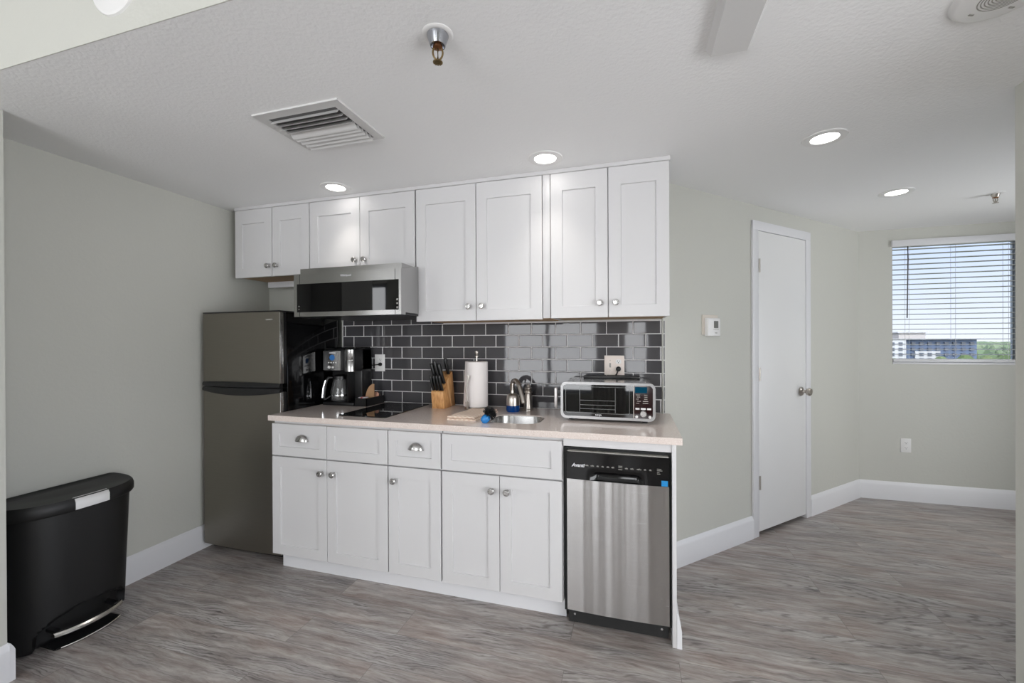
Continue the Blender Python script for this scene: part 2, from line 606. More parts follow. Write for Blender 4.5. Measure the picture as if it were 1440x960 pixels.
M['farglass'] = plain('dark_far_window', srgb(34, 44, 60), 0.4)
M['roofgrey'] = plain('pale_roof', srgb(122, 120, 120), 0.8)
M['sand'] = plain('ground', srgb(90, 98, 72), 0.95)

# ------------------------------------------------------------------ setting
H = 2.2517            # kitchen ceiling
HM = 2.62             # ceiling of the living area behind the camera
XL, XST, YST = -2.872, -2.556, -1.545
XR, YR = 1.162, -0.589
YW = 1.66             # window wall
XE = 3.25
XLL = -6.2             # far left of the living area
YB = -5.30            # balcony wall
YS = -1.695           # soffit face

struct('floor', box(BM(), XLL - .1, XE + .1, YB - .2, YW + .2, -0.12, 0.0), M['floor'])
struct('ceiling', box(BM(), -3.0, XE + .1, YS, YW + .2, H, HM + .1), M['ceiling'])
struct('ceiling_living', box(BM(), XLL - .1, XE + .1, YB - .2, YS - .003, HM, HM + .1), M['ceiling'])
struct('wall_soffit', box(BM(), XST, XR, YS - .003, YS, H, HM), M['wall'])
struct('wall_left', box(BM(), XL - .13, XL, YST, 0.0, 0, H), M['wall'])
struct('wall_left_front', box(BM(), XL - .13, XST, -1.98, YST, 0, HM), M['wall'])
struct('wall_living_north', box(BM(), XLL, XL - .13, -1.98, -1.85, 0, HM), M['wall'])
struct('wall_living_west', box(BM(), XLL - .1, XLL, YB - .15, -1.85, 0, HM), M['wall'])
struct('wall_kitchen', box(BM(), XL - .13, 0.0, 0.0, 0.13, 0, H), M['wall'])
bm = BM()
RY0, RY1, RZ0, RZ1 = -3.40, -1.30, .14, 1.98
box(bm, XR, XR + .13, YB, RY0, 0, HM); box(bm, XR, XR + .13, RY1, YR, 0, HM)
box(bm, XR, XR + .13, RY0, RY1, 0, RZ0); box(bm, XR, XR + .13, RY0, RY1, RZ1, HM)
struct('wall_right', bm, M['wall'])
w5 = thing('added_window_5', 'added right-hand window lighting the left wall', 'window', (XR + .08, (RY0 + RY1) / 2, RZ0)); w5['kind'] = 'structure'  # unseen window, added to light the left wall and ceiling
bm = BM()
for y in (RY0 + .03, (RY0 + RY1) / 2, RY1 - .03):
    box(bm, XR + .06, XR + .10, y - .03, y + .03, RZ0, RZ1)
for z in (RZ0 + .03, RZ1 - .03):
    box(bm, XR + .06, XR + .10, RY0, RY1, z - .03, z + .03)
part('window_frame', bm, M['frame'], w5)
struct('wall_right_return', box(BM(), XR + .13, XE, YR - .13, YR, 0, H), M['wall'])
bm = BM()
box(bm, XE, XE + .12, YR - .13, -.42, 0, H); box(bm, XE, XE + .12, .42, YW + .2, 0, H)
box(bm, XE, XE + .12, -.42, .42, 0, .05); box(bm, XE, XE + .12, -.42, .42, 2.14, H)
struct('wall_far_right', bm, M['wall'])
w3 = thing('added_window_3', 'added side window lighting the passage', 'window', (XE + .08, 0, .05)); w3['kind'] = 'structure'  # unseen window, added to brighten the passage

# window wall with its opening
WX0, WX1, WZ0, WZ1 = 1.897, 2.800, 1.135, 2.160
bm = BM()
box(bm, 1.55, WX0, YW, YW + .2, 0, H)
box(bm, WX1, XE, YW, YW + .2, 0, H)
box(bm, WX0, WX1, YW, YW + .2, 0, WZ0)
box(bm, WX0, WX1, YW, YW + .2, WZ1, H)
struct('wall_window', bm, M['wall'])

# balcony wall with a wide glazed opening
BZ0, BZ1 = 0.44, 2.42
bm = BM()
for x0, x1 in ((XLL, -5.95), (-4.55, -2.66), (.10, XR)):
    box(bm, x0, x1, YB - .15, YB, 0, HM)
for x0, x1 in ((-5.95, -4.55), (-2.66, .10)):
    box(bm, x0, x1, YB - .15, YB, 0, BZ0)
    box(bm, x0, x1, YB - .15, YB, BZ1, HM)
struct('wall_balcony', bm, M['wall'])


def far_window(name, label, x0, x1, bars):
    w_ = thing(name, label, 'window', ((x0 + x1) / 2, YB - .07, BZ0)); w_['kind'] = 'structure'
    bm = BM()
    for x in [x0 + .03, x1 - .03] + bars:
        box(bm, x - .03, x + .03, YB - .1, YB - .04, BZ0, BZ1)
    for z in (BZ0 + .03, BZ1 - .03):
        box(bm, x0, x1, YB - .1, YB - .04, z - .03, z + .03)
    part('window_frame', bm, M['frame'], w_)


far_window('window_2', 'wide balcony window of the living area', -2.66, .10, [-1.74, -.84])
far_window('window_4', 'left-hand window of the living area', -5.95, -4.55, [-5.25])


def curtain_bm(x0, x1, y, z0, z1, folds):
    bm = BM(); n = folds * 8
    A = []
    for i in range(n + 1):
        t = i / n
        yy = y + 0.035 * math.sin(t * folds * 2 * PI)
        A.append((x0 + (x1 - x0) * t, yy))
    for off in (0, .006):
        pass
    F = [[bm.verts.new((x, yy + o, z)) for x, yy in A] for o, z in ((0, z0), (0, z1), (.006, z1), (.006, z0))]
    for k_ in range(4):
        for i in range(n):
            bm.faces.new([F[k_][i], F[k_][i + 1], F[(k_ + 1) % 4][i + 1], F[(k_ + 1) % 4][i]])
    return bm


solo('added_curtain', curtain_bm(-0.84, -0.30, YB + .12, .02, 2.4, 6), M['added_curtain'], (-0.57, YB + .12, .02),  # unseen, added to darken part of the tile reflections
     'unseen pale drape added to break up reflections of the balcony window', 'added_curtain')

# diagonal wall with the closet door; local x runs along the wall, local y into it
L45 = math.hypot(1.66, 1.66)
DW = Matrix.Rotation(PI / 4, 4, 'Z')
DS0, DS1, DZ = 0.880, 1.505, 2.092          # rough opening
bm = BM()
box(bm, -0.02, DS0, 0, .12, 0, H)
box(bm, DS1, L45 + .06, 0, .12, 0, H)
box(bm, DS0, DS1, 0, .12, DZ, H)
bm.transform(DW)
struct('wall_diagonal', bm, M['wall'])
bm = BM(); box(bm, DS0 - .1, DS1 + .1, .13, .16, 0, DZ + .1); bm.transform(DW)
struct('wall_light_block', bm, M['dark'])  # dark backing added behind the door to stop light leaking in

door = thing('door_1', 'white slab closet door in the diagonal wall', 'door', (0, 0, 0), PI / 4)
door['kind'] = 'structure'
bm = BM(); box(bm, DS0 + .015, DS1 - .015, -.010, .028, .030, DZ - .014, .002)
slab = part('door_slab', bm, M['door'], door, True)
bm = BM()
cw = .064
for s0, s1, z0, z1 in ((DS0 - cw + .012, DS0 + .012, 0, DZ + cw - .012), (DS1 - .012, DS1 + cw - .012, 0, DZ + cw - .012)):
    box(bm, s0, s1, -.015, 0.0, z0, z1, .003)
box(bm, DS0 - cw + .012, DS1 + cw - .012, -.0155, 0.0, DZ - .012, DZ + cw - .012, .004)
for s0, s1 in ((DS0 - .002, DS0 + .014), (DS1 - .014, DS1 + .002)):
    box(bm, s0, s1, -.004, .11, 0, DZ)
box(bm, DS0, DS1, -.004, .11, DZ - .012, DZ + .002)
part('door_casing', bm, M['trim'], door, True)
for z in (1.842, 1.102, .363):
    bm = BM()
    box(bm, DS0 + .014, DS0 + .036, -.0118, .0, z - .045, z + .045)
    lathe(bm, [(.0065, -.045), (.0065, .045)], (DS0 + .017, -.0165, z), seg=10)
    part('hinge', bm, M['nickel'], door, True)
bm = BM()
ks = 1.424
lathe(bm, [(.0, .0), (.033, .0), (.033, .006), (.026, .012), (.012, .016), (.011, .034), (.020, .040), (.028, .050), (.029, .060), (.022, .070), (.0, .073)],
      (ks, -.010, .955), (0, -1, 0), 24)
part('door_handle', bm, M['nickel'], door, True, label='round satin nickel door knob')


def baseboard_prof(th=.016, h=.150):
    return [(0, 0), (-th, 0), (-th, h - .030), (-th + .004, h - .018), (-th + .009, h - .008), (-.003, h), (0, h)]


def baseboard(name, p0, p1):
    """board along p0->p1, its back on that line and its face to the right-hand side of travel"""
    p0, p1 = Vector((p0[0], p0[1], 0)), Vector((p1[0], p1[1], 0))
    d = (p1 - p0); L = d.length
    ang = math.atan2(d.y, d.x)
    bm = prism(BM(), baseboard_prof(), 0, L, 'x')
    bm.transform(Matrix.Translation(p0) @ Matrix.Rotation(ang, 4, 'Z'))
    return struct(name, bm, M['trim'], (0, 0, 0))


r2 = math.sqrt(.5)
baseboard('baseboard_left', (XL, YST), (XL, -0.02))
baseboard('baseboard_diagonal_near', (.02 * r2, .02 * r2), ((DS0 - cw + .012) * r2, (DS0 - cw + .012) * r2))
baseboard('baseboard_diagonal_far', ((DS1 + cw - .012) * r2, (DS1 + cw - .012) * r2), (YW, YW))
baseboard('baseboard_window', (YW, YW), (XE, YW))
baseboard('baseboard_left_front', (XST, -1.98), (XST, YST))
baseboard('baseboard_left_end', (XST + .0159, YST), (XL + .02, YST))

bm = BM()
for y in (-.40, .40):
    box(bm, XE + .05, XE + .09, y - .02, y + .02, .05, 2.14)
for z in (.07, 2.12):
    box(bm, XE + .05, XE + .09, -.42, .42, z - .02, z + .02)
part('window_frame', bm, M['frame'], w3)

# window frame, sill and glass
w1 = thing('window_1', 'window in the far wall behind the white blind', 'window', ((WX0 + WX1) / 2, YW + .14, WZ0))
w1['kind'] = 'structure'
bm = BM()
for x0, x1 in ((WX0, WX0 + .03), (WX1 - .030, WX1)):
    box(bm, x0, x1, YW + .12, YW + .17, WZ0, WZ1)
for z0, z1 in ((WZ0, WZ0 + .03), (WZ1 - .03, WZ1)):
    box(bm, WX0, WX1, YW + .12, YW + .17, z0, z1)
part('window_frame', bm, M['frame'], w1)
part('window_pane', box(BM(), WX0 + .03, WX1 - .030, YW + .142, YW + .148, WZ0 + .03, WZ1 - .03), M['glass'], w1)
part('window_sill', box(BM(), WX0, WX1, YW - .006, YW + .12, WZ0 - .004, WZ0 + .012, .003), M['trim'], w1)

# ------------------------------------------------------------------ tiled backsplash
BS_X0, BS_X1 = -2.197, -0.003
ZC = 0.914                                   # worktop
TY = -0.009                                  # tile face
bm = BM()
box(bm, BS_X0, BS_X1, TY + .0014, -.001, ZC, 1.458, mi=1)
box(bm, BS_X0, -1.40, TY + .0014, -.001, 1.458, 1.506, mi=1)
box(bm, BS_X0 - .001, BS_X0 + .003, TY - .001, -.001, ZC, 1.508, mi=1)      # pale edging
box(bm, BS_X0 - .001, -1.40, TY - .001, -.001, 1.502, 1.508, mi=1)
rt = random.Random(3)


def tile(bm, x0, x1, z0, z1):
    if x1 - x0 < .006 or z1 - z0 < .006: return
    b = min(.003, (x1 - x0) / 3, (z1 - z0) / 3)
    tx, tz = rt.uniform(-.0035, .0035), rt.uniform(-.003, .003)
    cx, cz = (x0 + x1) / 2, (z0 + z1) / 2

    def yy(x, z, d): return TY + d + (x - cx) * tx + (z - cz) * tz
    rings = []
    for ins, d in ((0, .006), (0, .0016), (b * .35, .0005), (b, 0.0)):
        rings.append([bm.verts.new((x, yy(x, z, d), z)) for x, z in
                      ((x0 + ins, z0 + ins), (x1 - ins, z0 + ins), (x1 - ins, z1 - ins), (x0 + ins, z1 - ins))])
    for A_, B_ in zip(rings, rings[1:]):
        for i in range(4):
            bm.faces.new([A_[i], A_[(i + 1) % 4], B_[(i + 1) % 4], B_[i]])
    bm.faces.new(rings[-1])


GAP = .0042
ROWZ = [0.917 + .0766 * i for i in range(8)]
for r_ in range(8):
    z0 = ROWZ[r_]
    z1 = z0 + .0766 - GAP
    off = -1.949 if r_ % 2 == 1 else -2.020
    # joints: odd rows at -1.949 + k*.1535, even rows at -2.020 + k*.1535
    j = off - .1535 * 3
    while j < BS_X1:
        x0, x1 = max(j + GAP / 2, BS_X0 + .004), min(j + .1535 - GAP / 2, BS_X1)
        zt = z1
        if z0 > 1.44:
            x1 = min(x1, -1.40)
            zt = 1.501
        if x1 > x0:
            tile(bm, x0, x1, z0, zt if z0 > 1.44 else min(z1, 1.456))
        j += .1535
solo('tile_backsplash', bm, [M['tile'], M['grout']], (-1.1, 0, ZC),
     'glossy charcoal subway tile backsplash with pale grout above the worktop', 'backsplash', ang=6)

# ------------------------------------------------------------------ cabinet pieces
def shaker_bm(x0, x1, z0, z1, yf, th=.019, rail=.058, rec=.0075, stile=None, top=None):
    """a recessed-panel front facing -Y, its face at yf"""
    stile = stile or rail
    dt_ = (top or rail) - rail
    bm = BM()

    def ring(ix, iz, y):
        return [bm.verts.new((x, y, z)) for x, z in ((x0 + ix, z0 + iz), (x1 - ix, z0 + iz), (x1 - ix, z1 - iz), (x0 + ix, z1 - iz))]
    R = [ring(0, 0, yf + th), ring(0, 0, yf + .0016), ring(.0016, .0016, yf), ring(stile, rail, yf),
         ring(stile + .0015, rail + .0015, yf + rec)]
    for rg in R[3:]:
        for v_ in rg[2:]: v_.co.z -= dt_
    for A_, B_ in zip(R, R[1:]):
        for i in range(4):
            bm.faces.new([A_[i], A_[(i + 1) % 4], B_[(i + 1) % 4], B_[i]])
    bm.faces.new(R[0]); bm.faces.new(R[-1])
    return bm


def knob_bm(x, yf, z):
    return lathe(BM(), [(0, 0), (.009, 0), (.008, .004), (.0055, .008), (.0055, .014), (.013, .018), (.0165, .022), (.0165, .026), (.013, .030), (.009, .0305), (.008, .028), (0, .028)],
                 (x, yf, z), (0, -1, 0), 20)


def cup_pull_bm(x, yf, z, w=.042, h=.036, d=.024):
    """half dome, open below"""
    bm = BM(); n, m_ = 14, 6
    outer, inner = [], []
    for s_, store in ((1.0, outer), (.9, inner)):
        for j in range(m_ + 1):
            ph = (PI / 2) * j / m_
            row = []
            for i in range(n + 1):
                th = PI * i / n
                row.append(bm.verts.new((x - w * s_ * math.cos(th) * (math.cos(ph) if j < m_ else 1e-3),
                                         yf - d * s_ * math.sin(ph), z - .014 + h * s_ * math.sin(th) * (math.cos(ph) if j < m_ else 1e-3))))
            store.append(row)
    for G in (outer, inner):
        for j in range(m_):
            for i in range(n):
                bm.faces.new([G[j][i], G[j][i + 1], G[j + 1][i + 1], G[j + 1][i]])
    for j in range(m_):
        for i in (0, n):
            bm.faces.new([outer[j][i], outer[j + 1][i], inner[j + 1][i], inner[j][i]])
    box(bm, x - w - .003, x + w + .003, yf - .002, yf, z - .016, z - .010)
    return bm


YD, YBX = -0.635, -0.614          # base door faces, box fronts


def base_cabinet(label, x0, x1, drawers, doors, hollow=False):
    t = thing('base_cabinet', label, 'cabinet', ((x0 + x1) / 2, -.3, 0), group='base cabinets')
    bm = BM()
    if hollow:
        box(bm, x0 + .001, x0 + .019, YBX, -.012, .112, .8835); box(bm, x1 - .019, x1 - .001, YBX, -.012, .112, .8835)
        box(bm, x0 + .019, x1 - .019, YBX, -.012, .112, .130); box(bm, x0 + .019, x1 - .019, -.022, -.012, .130, .8835)
        box(bm, x0 + .019, x1 - .019, YBX, YBX + .018, .130, .8835)
    else:
        box(bm, x0 + .001, x1 - .001, YBX, -.012, .112, .8835)
    part('body', bm, M['cabinet'], t)
    part('toe_kick', box(BM(), x0 - .001, x1 + .001, -.556, -.535, 0, .112), M['trim'], t)
    for a0, a1, pull in drawers:
        o = part('drawer', shaker_bm(a0, a1, .684, .866, YD, rail=.050, stile=.050), M['cabinet'], t)
        if pull is not None:
            part('cup_pull', cup_pull_bm(pull, YD, .789), M['knob'], o)
    for a0, a1, kx in doors:
        o = part('door', shaker_bm(a0, a1, .113, .677, YD), M['cabinet'], t)
        part('knob', knob_bm(kx, YD, .607), M['knob'], o)
    return t


base_cabinet('white two-door base cabinet under the black cooktop, beside the fridge', -2.192, -1.426,
             [(-2.190, -1.813, -1.980), (-1.810, -1.428, None)], [(-2.190, -1.813, -1.842), (-1.810, -1.428, -1.762)])
base_cabinet('narrow white base cabinet with one drawer and one door', -1.424, -1.117,
             [(-1.422, -1.120, -1.259)], [(-1.422, -1.120, -1.384)])
base_cabinet('white base cabinet under the sink with a wide blank drawer front', -1.115, -0.494,
             [(-1.112, -0.499, None)], [(-1.112, -0.807, -0.842), (-0.804, -0.499, -0.765)], True)

YU, YUB = -0.360, -0.340          # wall cabinet doors and boxes
ZT = 2.227


def upper_cabinet(label, x0, x1, zb, doors, kz, left_gap=0.0):
    t = thing('wall_cabinet', label, 'cabinet', ((x0 + x1) / 2, -.17, zb), group='wall cabinets')
    bm = BM()
    box(bm, x0 + .001, x1 - .001, YUB, -.012, zb + .010, H - .002)      # closed box with the top rail
    part('body', bm, M['cabinet'], t)
    part('under_panel', box(BM(), x0 + .016, x1 - .016, YUB + .02, -.014, zb + .006, zb + .010), M['rawwood'], t, label='bare wood underside')
    for a0, a1, kx in doors:
        o = part('door', shaker_bm(a0, a1, zb, ZT, YU, top=.092, rail=.062), M['cabinet'], t)
        part('knob', knob_bm(kx, YU, kz), M['knob'], o)
    return t


u1 = upper_cabinet('short white wall cabinet above the fridge, in the left corner', -2.785, -2.170, 1.772,
                   [(-2.783, -2.472, -2.492), (-2.466, -2.172, -2.424)], 1.839)
u2 = upper_cabinet('short white wall cabinet above the microwave', -2.168, -1.412, 1.776,
                   [(-2.166, -1.793, -1.822), (-1.790, -1.414, -1.752)], 1.839)
u3 = upper_cabinet('tall white wall cabinet above the knife block, right of the microwave', -1.410, -0.603, 1.452,
                   [(-1.405, -1.030, -1.070), (-1.026, -0.648, -0.990)], 1.532)
part('filler_strip', box(BM(), -.645, -.604, -.352, YUB, 1.458, H - .002, .001), M['cabinet'], u3)
u4 = upper_cabinet('tall white wall cabinet at the right end, above the toaster oven', -0.602, -0.001, 1.456,
                   [(-0.600, -0.302, -0.342), (-0.298, -0.003, -0.262)], 1.531)
bm = prism(BM(), [(-.3606, H - .001), (-.3606, H - .019), (-.358, H - .022), (-.341, H - .023), (-.341, H - .001)], -2.787, 0.002, 'x')
solo('crown_strip', bm, M['cabinet'], (-1.4, -.36, H - .04), 'thin white moulding strip between the wall cabinets and the ceiling', 'moulding')
bm = BM(); box(bm, -2.75, -2.170, -.125, -.1, 1.735, 1.776)
solo('filler_board', bm, M['trim'], (-2.46, -.11, 1.735), 'pale board under the corner wall cabinet, left of the microwave', 'board')

# ------------------------------------------------------------------ worktop with the sink cut-out
SX0, SX1, SY0, SY1 = -0.922, -0.640, -0.520, -0.262
hole = rrect(SX0, SX1, SY0, SY1, .085, 10)
CX0, CX1, CY0, CY1 = -2.205, 0.024, -0.648, -0.0125


def outer_for(poly, x0, x1, y0, y1):
    cx, cy = (SX0 + SX1) / 2, (SY0 + SY1) / 2
    out = []
    for x, y in poly:
        dx, dy = x - cx, y - cy
        s_ = min((x1 - cx) / dx if dx > 1e-9 else 1e9, (x0 - cx) / dx if dx < -1e-9 else 1e9,
                 (y1 - cy) / dy if dy > 1e-9 else 1e9, (y0 - cy) / dy if dy < -1e-9 else 1e9)
        out.append((cx + dx * s_, cy + dy * s_))
    return out


def slab_part(bm, x0, x1, y0, y1, z0, z1):
    box(bm, x0, x1, y0, y1, z0, z1)


wt = thing('worktop', 'pale beige quartz worktop running over the base cabinets and dishwasher', 'worktop', (-1.1, -.32, .884))
bm = BM()
o2 = outer_for(hole, SX0 - .1, SX1 + .1, CY0 + .0, CY1)
# exact corners keep the ring closed: push the nearest ring points onto the rectangle corners
cs = [(SX1 + .1, CY1), (SX0 - .1, CY1), (SX0 - .1, CY0), (SX1 + .1, CY0)]
for cxy in cs:
    i = min(range(len(o2)), key=lambda i: (o2[i][0] - cxy[0]) ** 2 + (o2[i][1] - cxy[1]) ** 2)
    o2[i] = cxy
ringframe(bm, o2, hole, .884, ZC, 'z')
box(bm, CX0, SX0 - .1, CY0, CY1, .884, ZC)
box(bm, SX1 + .1, CX1, CY0, CY1, .884, ZC)
part('slab', bm, M['quartz'], wt, ang=25)

bm = BM()
prof = [(.0, 0.0), (.010, -.02), (.016, -.15), (.05, -.168)]
rings = []
for ins, dz in [(.0012, .0255), (.003, .0262), (.005, .022), (.008, -.14), (.03, -.165)]:
    r_ = max(.085 - ins, .02)
    rings.append([bm.verts.new((x, y, .883 + dz)) for x, y in rrect(SX0 + ins, SX1 - ins, SY0 + ins, SY1 - ins, r_, 10)])
for A_, B_ in zip(rings, rings[1:]):
    for i in range(len(A_)):
        bm.faces.new([A_[i], A_[(i + 1) % len(A_)], B_[(i + 1) % len(A_)], B_[i]])
bm.faces.new(rings[-1])
snk = solo('sink', bm, M['panelsteel'], (-.78, -.39, .715), 'small undermount stainless steel sink set into the worktop', 'sink', ang=60)
part('drain', lathe(BM(), [(0, 0), (.04, 0), (.04, .004), (.03, .006), (.026, .002), (0, .002)], (-.78, -.39, .718)), M['chrome'], snk)

# face strip over the dishwasher, end panel and its base moulding
solo('rail_strip', box(BM(), -.492, -.0185, -.630, -.60, .846, .8835), M['cabinet'], (-.25, -.615, .846),
     'white rail between the worktop and the dishwasher', 'rail')
solo('end_panel', box(BM(), -.018, 0.0, -.636, -.012, 0, .8835, .001), M['cabinet'], (-.009, -.32, 0),
     'white end panel to the right of the dishwasher', 'panel')
bm = prism(BM(), [(0.0, 0), (.020, 0), (.020, .075), (.006, .148), (0, .150)], -.637, -.02, 'y')
bm.transform(Matrix.Translation((.0005, 0, 0)))
struct('trim_1', bm, M['trim'])

# ------------------------------------------------------------------ fridge
FX0, FX1 = -2.818, -2.2075
fr = thing('fridge', 'dark stainless top-freezer fridge in the left corner', 'fridge', ((FX0 + FX1) / 2, -.29, 0))
bm = BM(); box(bm, FX0 + .004, FX1 - .002, -.500, -.004, .035, 1.518, .006)
part('body', bm, M['blackgloss'], fr)
part('top_cap', box(BM(), FX0 + .001, FX1 - .001, -.560, -.04, 1.519, 1.527, .002), M['black'], fr)


def fridge_door(name, z0, z1, lab):
    bm = BM(); n = 14
    # gently bowed front, thick black side edge
    fx0, fx1 = FX0, FX1
    A = []
    for i in range(n + 1):
        t = i / n
        x = fx0 + (fx1 - fx0) * t
        A.append((x, -.556 - .009 * (1 - (2 * t - 1) ** 2)))
    poly = [(fx0, -.530)] + A + [(fx1, -.530)]
    prism(bm, poly, z0, z1, 'z')
    d_ = part(name, bm, M['fridge'], fr, label=lab)
    part('door_edge', box(BM(), fx0, fx1 - .0005, -.5298, -.506, z0 + .001, z1 - .001, .004), M['black'], d_)
    bm = box(BM(), fx1 - .002, fx1 + .0012, -.557, -.534, z0 + .002, z1 - .002, .001)
    part('edge_trim', bm, M['steelbar'], d_)
    return d_


fd = fridge_door('freezer_door', 1.085, 1.518, 'upper freezer door')
ld = fridge_door('fridge_door', .055, 1.035, 'lower fridge door')


def handle_band(z0, z1, sag, top):
    """curved black grip along one door edge"""
    bm = BM(); n = 20
    rows = []
    for i in range(n + 1):
        t = i / n
        x = FX0 - .001 + (FX1 - FX0 + .002) * t
        bow = 1 - (2 * t - 1) ** 2
        y0 = -.556 - .009 * bow
        dz = sag * bow
        zz0, zz1 = (z0, z1 + dz) if top else (z0 - dz, z1)
        yo = y0 - .006 - .016 * bow
        rows.append([bm.verts.new(p) for p in ((x, -.54, zz0), (x, yo, zz0 + .002), (x, yo - .002, (zz0 + zz1) / 2), (x, yo + .004, zz1), (x, -.54, zz1))])
    for A_, B_ in zip(rows, rows[1:]):
        for j in range(4):
            bm.faces.new([A_[j], A_[j + 1], B_[j + 1], B_[j]])
        bm.faces.new([A_[4], A_[0], B_[0], B_[4]])
    bm.faces.new(rows[0]); bm.faces.new(rows[-1])
    return bm


part('handle', handle_band(1.059, 1.087, .005, True), M['gripblack'], fd)
part('handle', handle_band(1.030, 1.0555, .022, False), M['gripblack'], ld)
part('brand_badge', box(BM(), -2.303, -2.258, -.5685, -.560, 1.468, 1.476), M['textgrey'], fd)
part('base_grille', box(BM(), FX0 + .01, FX1 - .01, -.50, -.46, .012, .055), M['black'], fr)
for x in (FX0 + .05, FX1 - .05):
    for y in (-.45, -.08):
        part('foot', lathe(BM(), [(.018, 0), (.018, .012), (.010, .014), (.010, .036)], (x, y, 0)), M['chrome'] if y < -.2 and x > -2.4 else M['black'], fr)

# ------------------------------------------------------------------ microwave over the cooktop
MX0, MX1, MZ0, MZ1, MY = -2.103, -1.388, 1.484, 1.735, -.556
mw = thing('microwave', 'low stainless microwave hung under the wall cabinet', 'microwave', ((MX0 + MX1) / 2, -.28, MZ0))
part('body', box(BM(), MX0 + .002, -1.4125, -.508, -.012, MZ0 + .012, 1.774), M['panelsteel'], mw)
part('underside', box(BM(), MX0 + .004, MX1 - .004, -.52, -.012, MZ0, MZ0 + .012), M['black'], mw)
bm = BM()
GX0, GX1, GZ0, GZ1 = -2.082, -1.402, 1.510, 1.676
ringframe(bm, [(MX0, MZ0), (MX1, MZ0), (MX1, MZ1), (MX0, MZ1)], [(GX0, GZ0), (GX1, GZ0), (GX1, GZ1), (GX0, GZ1)], MY, -.509, 'y')
md = part('door', bm, M['panelsteel'], mw)
part('top_vent', prism(BM(), [(-.509, MZ1), (MY + .01, MZ1), (MY + .002, MZ1 - .001), (-.363, 1.775), (-.363, MZ0 + .014), (-.509, MZ0 + .014)], MX0 + .001, MX1 - .001, 'x'), M['panelsteel'], mw)
mg = part('window', box(BM(), GX0 - .002, GX1 + .002, MY + .0015, -.51, GZ0 - .002, GZ1 + .002), M['blackglass'], md)
for x in (-1.425, -2.062):
    part('seam', box(BM(), x - .0012, x + .0012, MY - .0004, MY + .001, MZ0 + .001, GZ0), M['dark'], md)
    part('seam', box(BM(), x - .0012, x + .0012, MY - .0004, MY + .001, GZ1, MZ1 - .001), M['dark'], md)
part('brand_name', text_bm('Whirlpool', .017, .0006, face_m(-1.742, MY - .001, 1.713)), M['text'], md)
for x, z, r_ in ((-1.412, 1.566, .005), (-1.412, 1.545, .005), (-1.412, 1.522, .005), (-2.068, 1.545, .003), (-2.068, 1.528, .003)):
    part('touch_key', box(BM(), x - r_, x + r_, MY - .0002, MY + .002, z - r_, z + r_), M['textgrey'], md)

# ------------------------------------------------------------------ dishwasher
DX0, DX1 = -.4745, -.030
dw = thing('dishwasher', 'slim stainless dishwasher with a black control panel under the worktop', 'dishwasher', ((DX0 + DX1) / 2, -.32, 0))
part('body', box(BM(), DX0 + .004, DX1 - .004, -.598, -.02, .05, .838), M['black'], dw)
part('gasket', box(BM(), -.491, -.0195, -.612, -.598, .07, .838), M['rubber'], dw)
bm = BM(); n = 16
poly = []
for i in range(n + 1):
    t = i / n
    x = DX0 + (DX1 - DX0) * t
    poly.append((x, -.640 - .007 * (1 - (2 * t - 1) ** 2)))
poly += [(DX1, -.613), (DX0, -.613)]
prism(bm, poly, .092, .698, 'z')
dd = part('door', bm, M['dwsteel'], dw)
# control panel with a scooped grip along its lower edge
bm = BM(); nx, nz = 40, 10
CZ0, CZ1 = .700, .823
G = []
for j in range(nz + 1):
    z = CZ0 + (CZ1 - CZ0) * j / nz
    row = []
    for i in range(nx + 1):
        t = i / nx; x = DX0 + (DX1 - DX0) * t
        y = -.644 - .006 * (1 - (2 * t - 1) ** 2)
        inx = max(0, 1 - ((t - .5) / .27) ** 2); inz = max(0, 1 - ((z - .717) / .022) ** 2)
        y += .026 * min(1, inx * 2.2) * min(1, inz * 1.6)
        row.append(bm.verts.new((x, y, z)))
    G.append(row)
for j in range(nz):
    for i in range(nx):
        bm.faces.new([G[j][i], G[j][i + 1], G[j + 1][i + 1], G[j + 1][i]])
bk = [[bm.verts.new((v_.co.x, -.613, v_.co.z)) for v_ in G[j]] for j in (0, nz)]
for r_, g_ in ((bk[0], G[0]), (bk[1], G[nz])):
    for i in range(nx):
        bm.faces.new([r_[i], r_[i + 1], g_[i + 1], g_[i]])
bm.faces.new([bk[0][0], bk[0][-1], bk[1][-1], bk[1][0]])
for i, rr_ in ((0, 0), (nx, -1)):
    bm.faces.new([G[j][i] for j in range(nz + 1)] + [bk[1][rr_], bk[0][rr_]])
cp = part('control_panel', bm, M['blackgloss'], dw)


def pan_y(x):
    t = (x - DX0) / (DX1 - DX0)
    return -.644 - .006 * (1 - (2 * t - 1) ** 2)


part('top_ledge', box(BM(), DX0 + .002, DX1 - .002, -.642, -.613, .8235, .829, .002), M['textgrey'], dw, label='thin grey edge along the top of the control panel')
part('brand_name', text_bm('Avanti', .022, .0006, face_m(-.422, pan_y(-.422) - .0022, .765), shear=.25, bold=.0006), M['text'], cp)
for x, w_ in ((-.382, .014), (-.358, .016), (-.334, .010), (-.312, .010), (-.289, .012), (-.267, .012), (-.209, .012), (-.185, .014), (-.155, .020), (-.130, .010), (-.108, .010)):
    bm = BM()
    for q in range(4):
        xx = x - w_ / 2 + w_ * (q + .5) / 4
        box(bm, xx - w_ * .09, xx + w_ * .09, pan_y(x) - .0014, pan_y(x) + .0005, .7655 - (q % 2) * .0015, .7690 + (q % 3) * .001)
    part('printed_key', bm, M['textgrey'], cp)
bm = BM()
for z in (.775, .768, .760):
    box(bm, -.243, -.226, pan_y(-.235) - .0012, pan_y(-.235) + .0005, z, z + .002)
part('printed_list', bm, M['textgrey'], cp)
bm = BM()
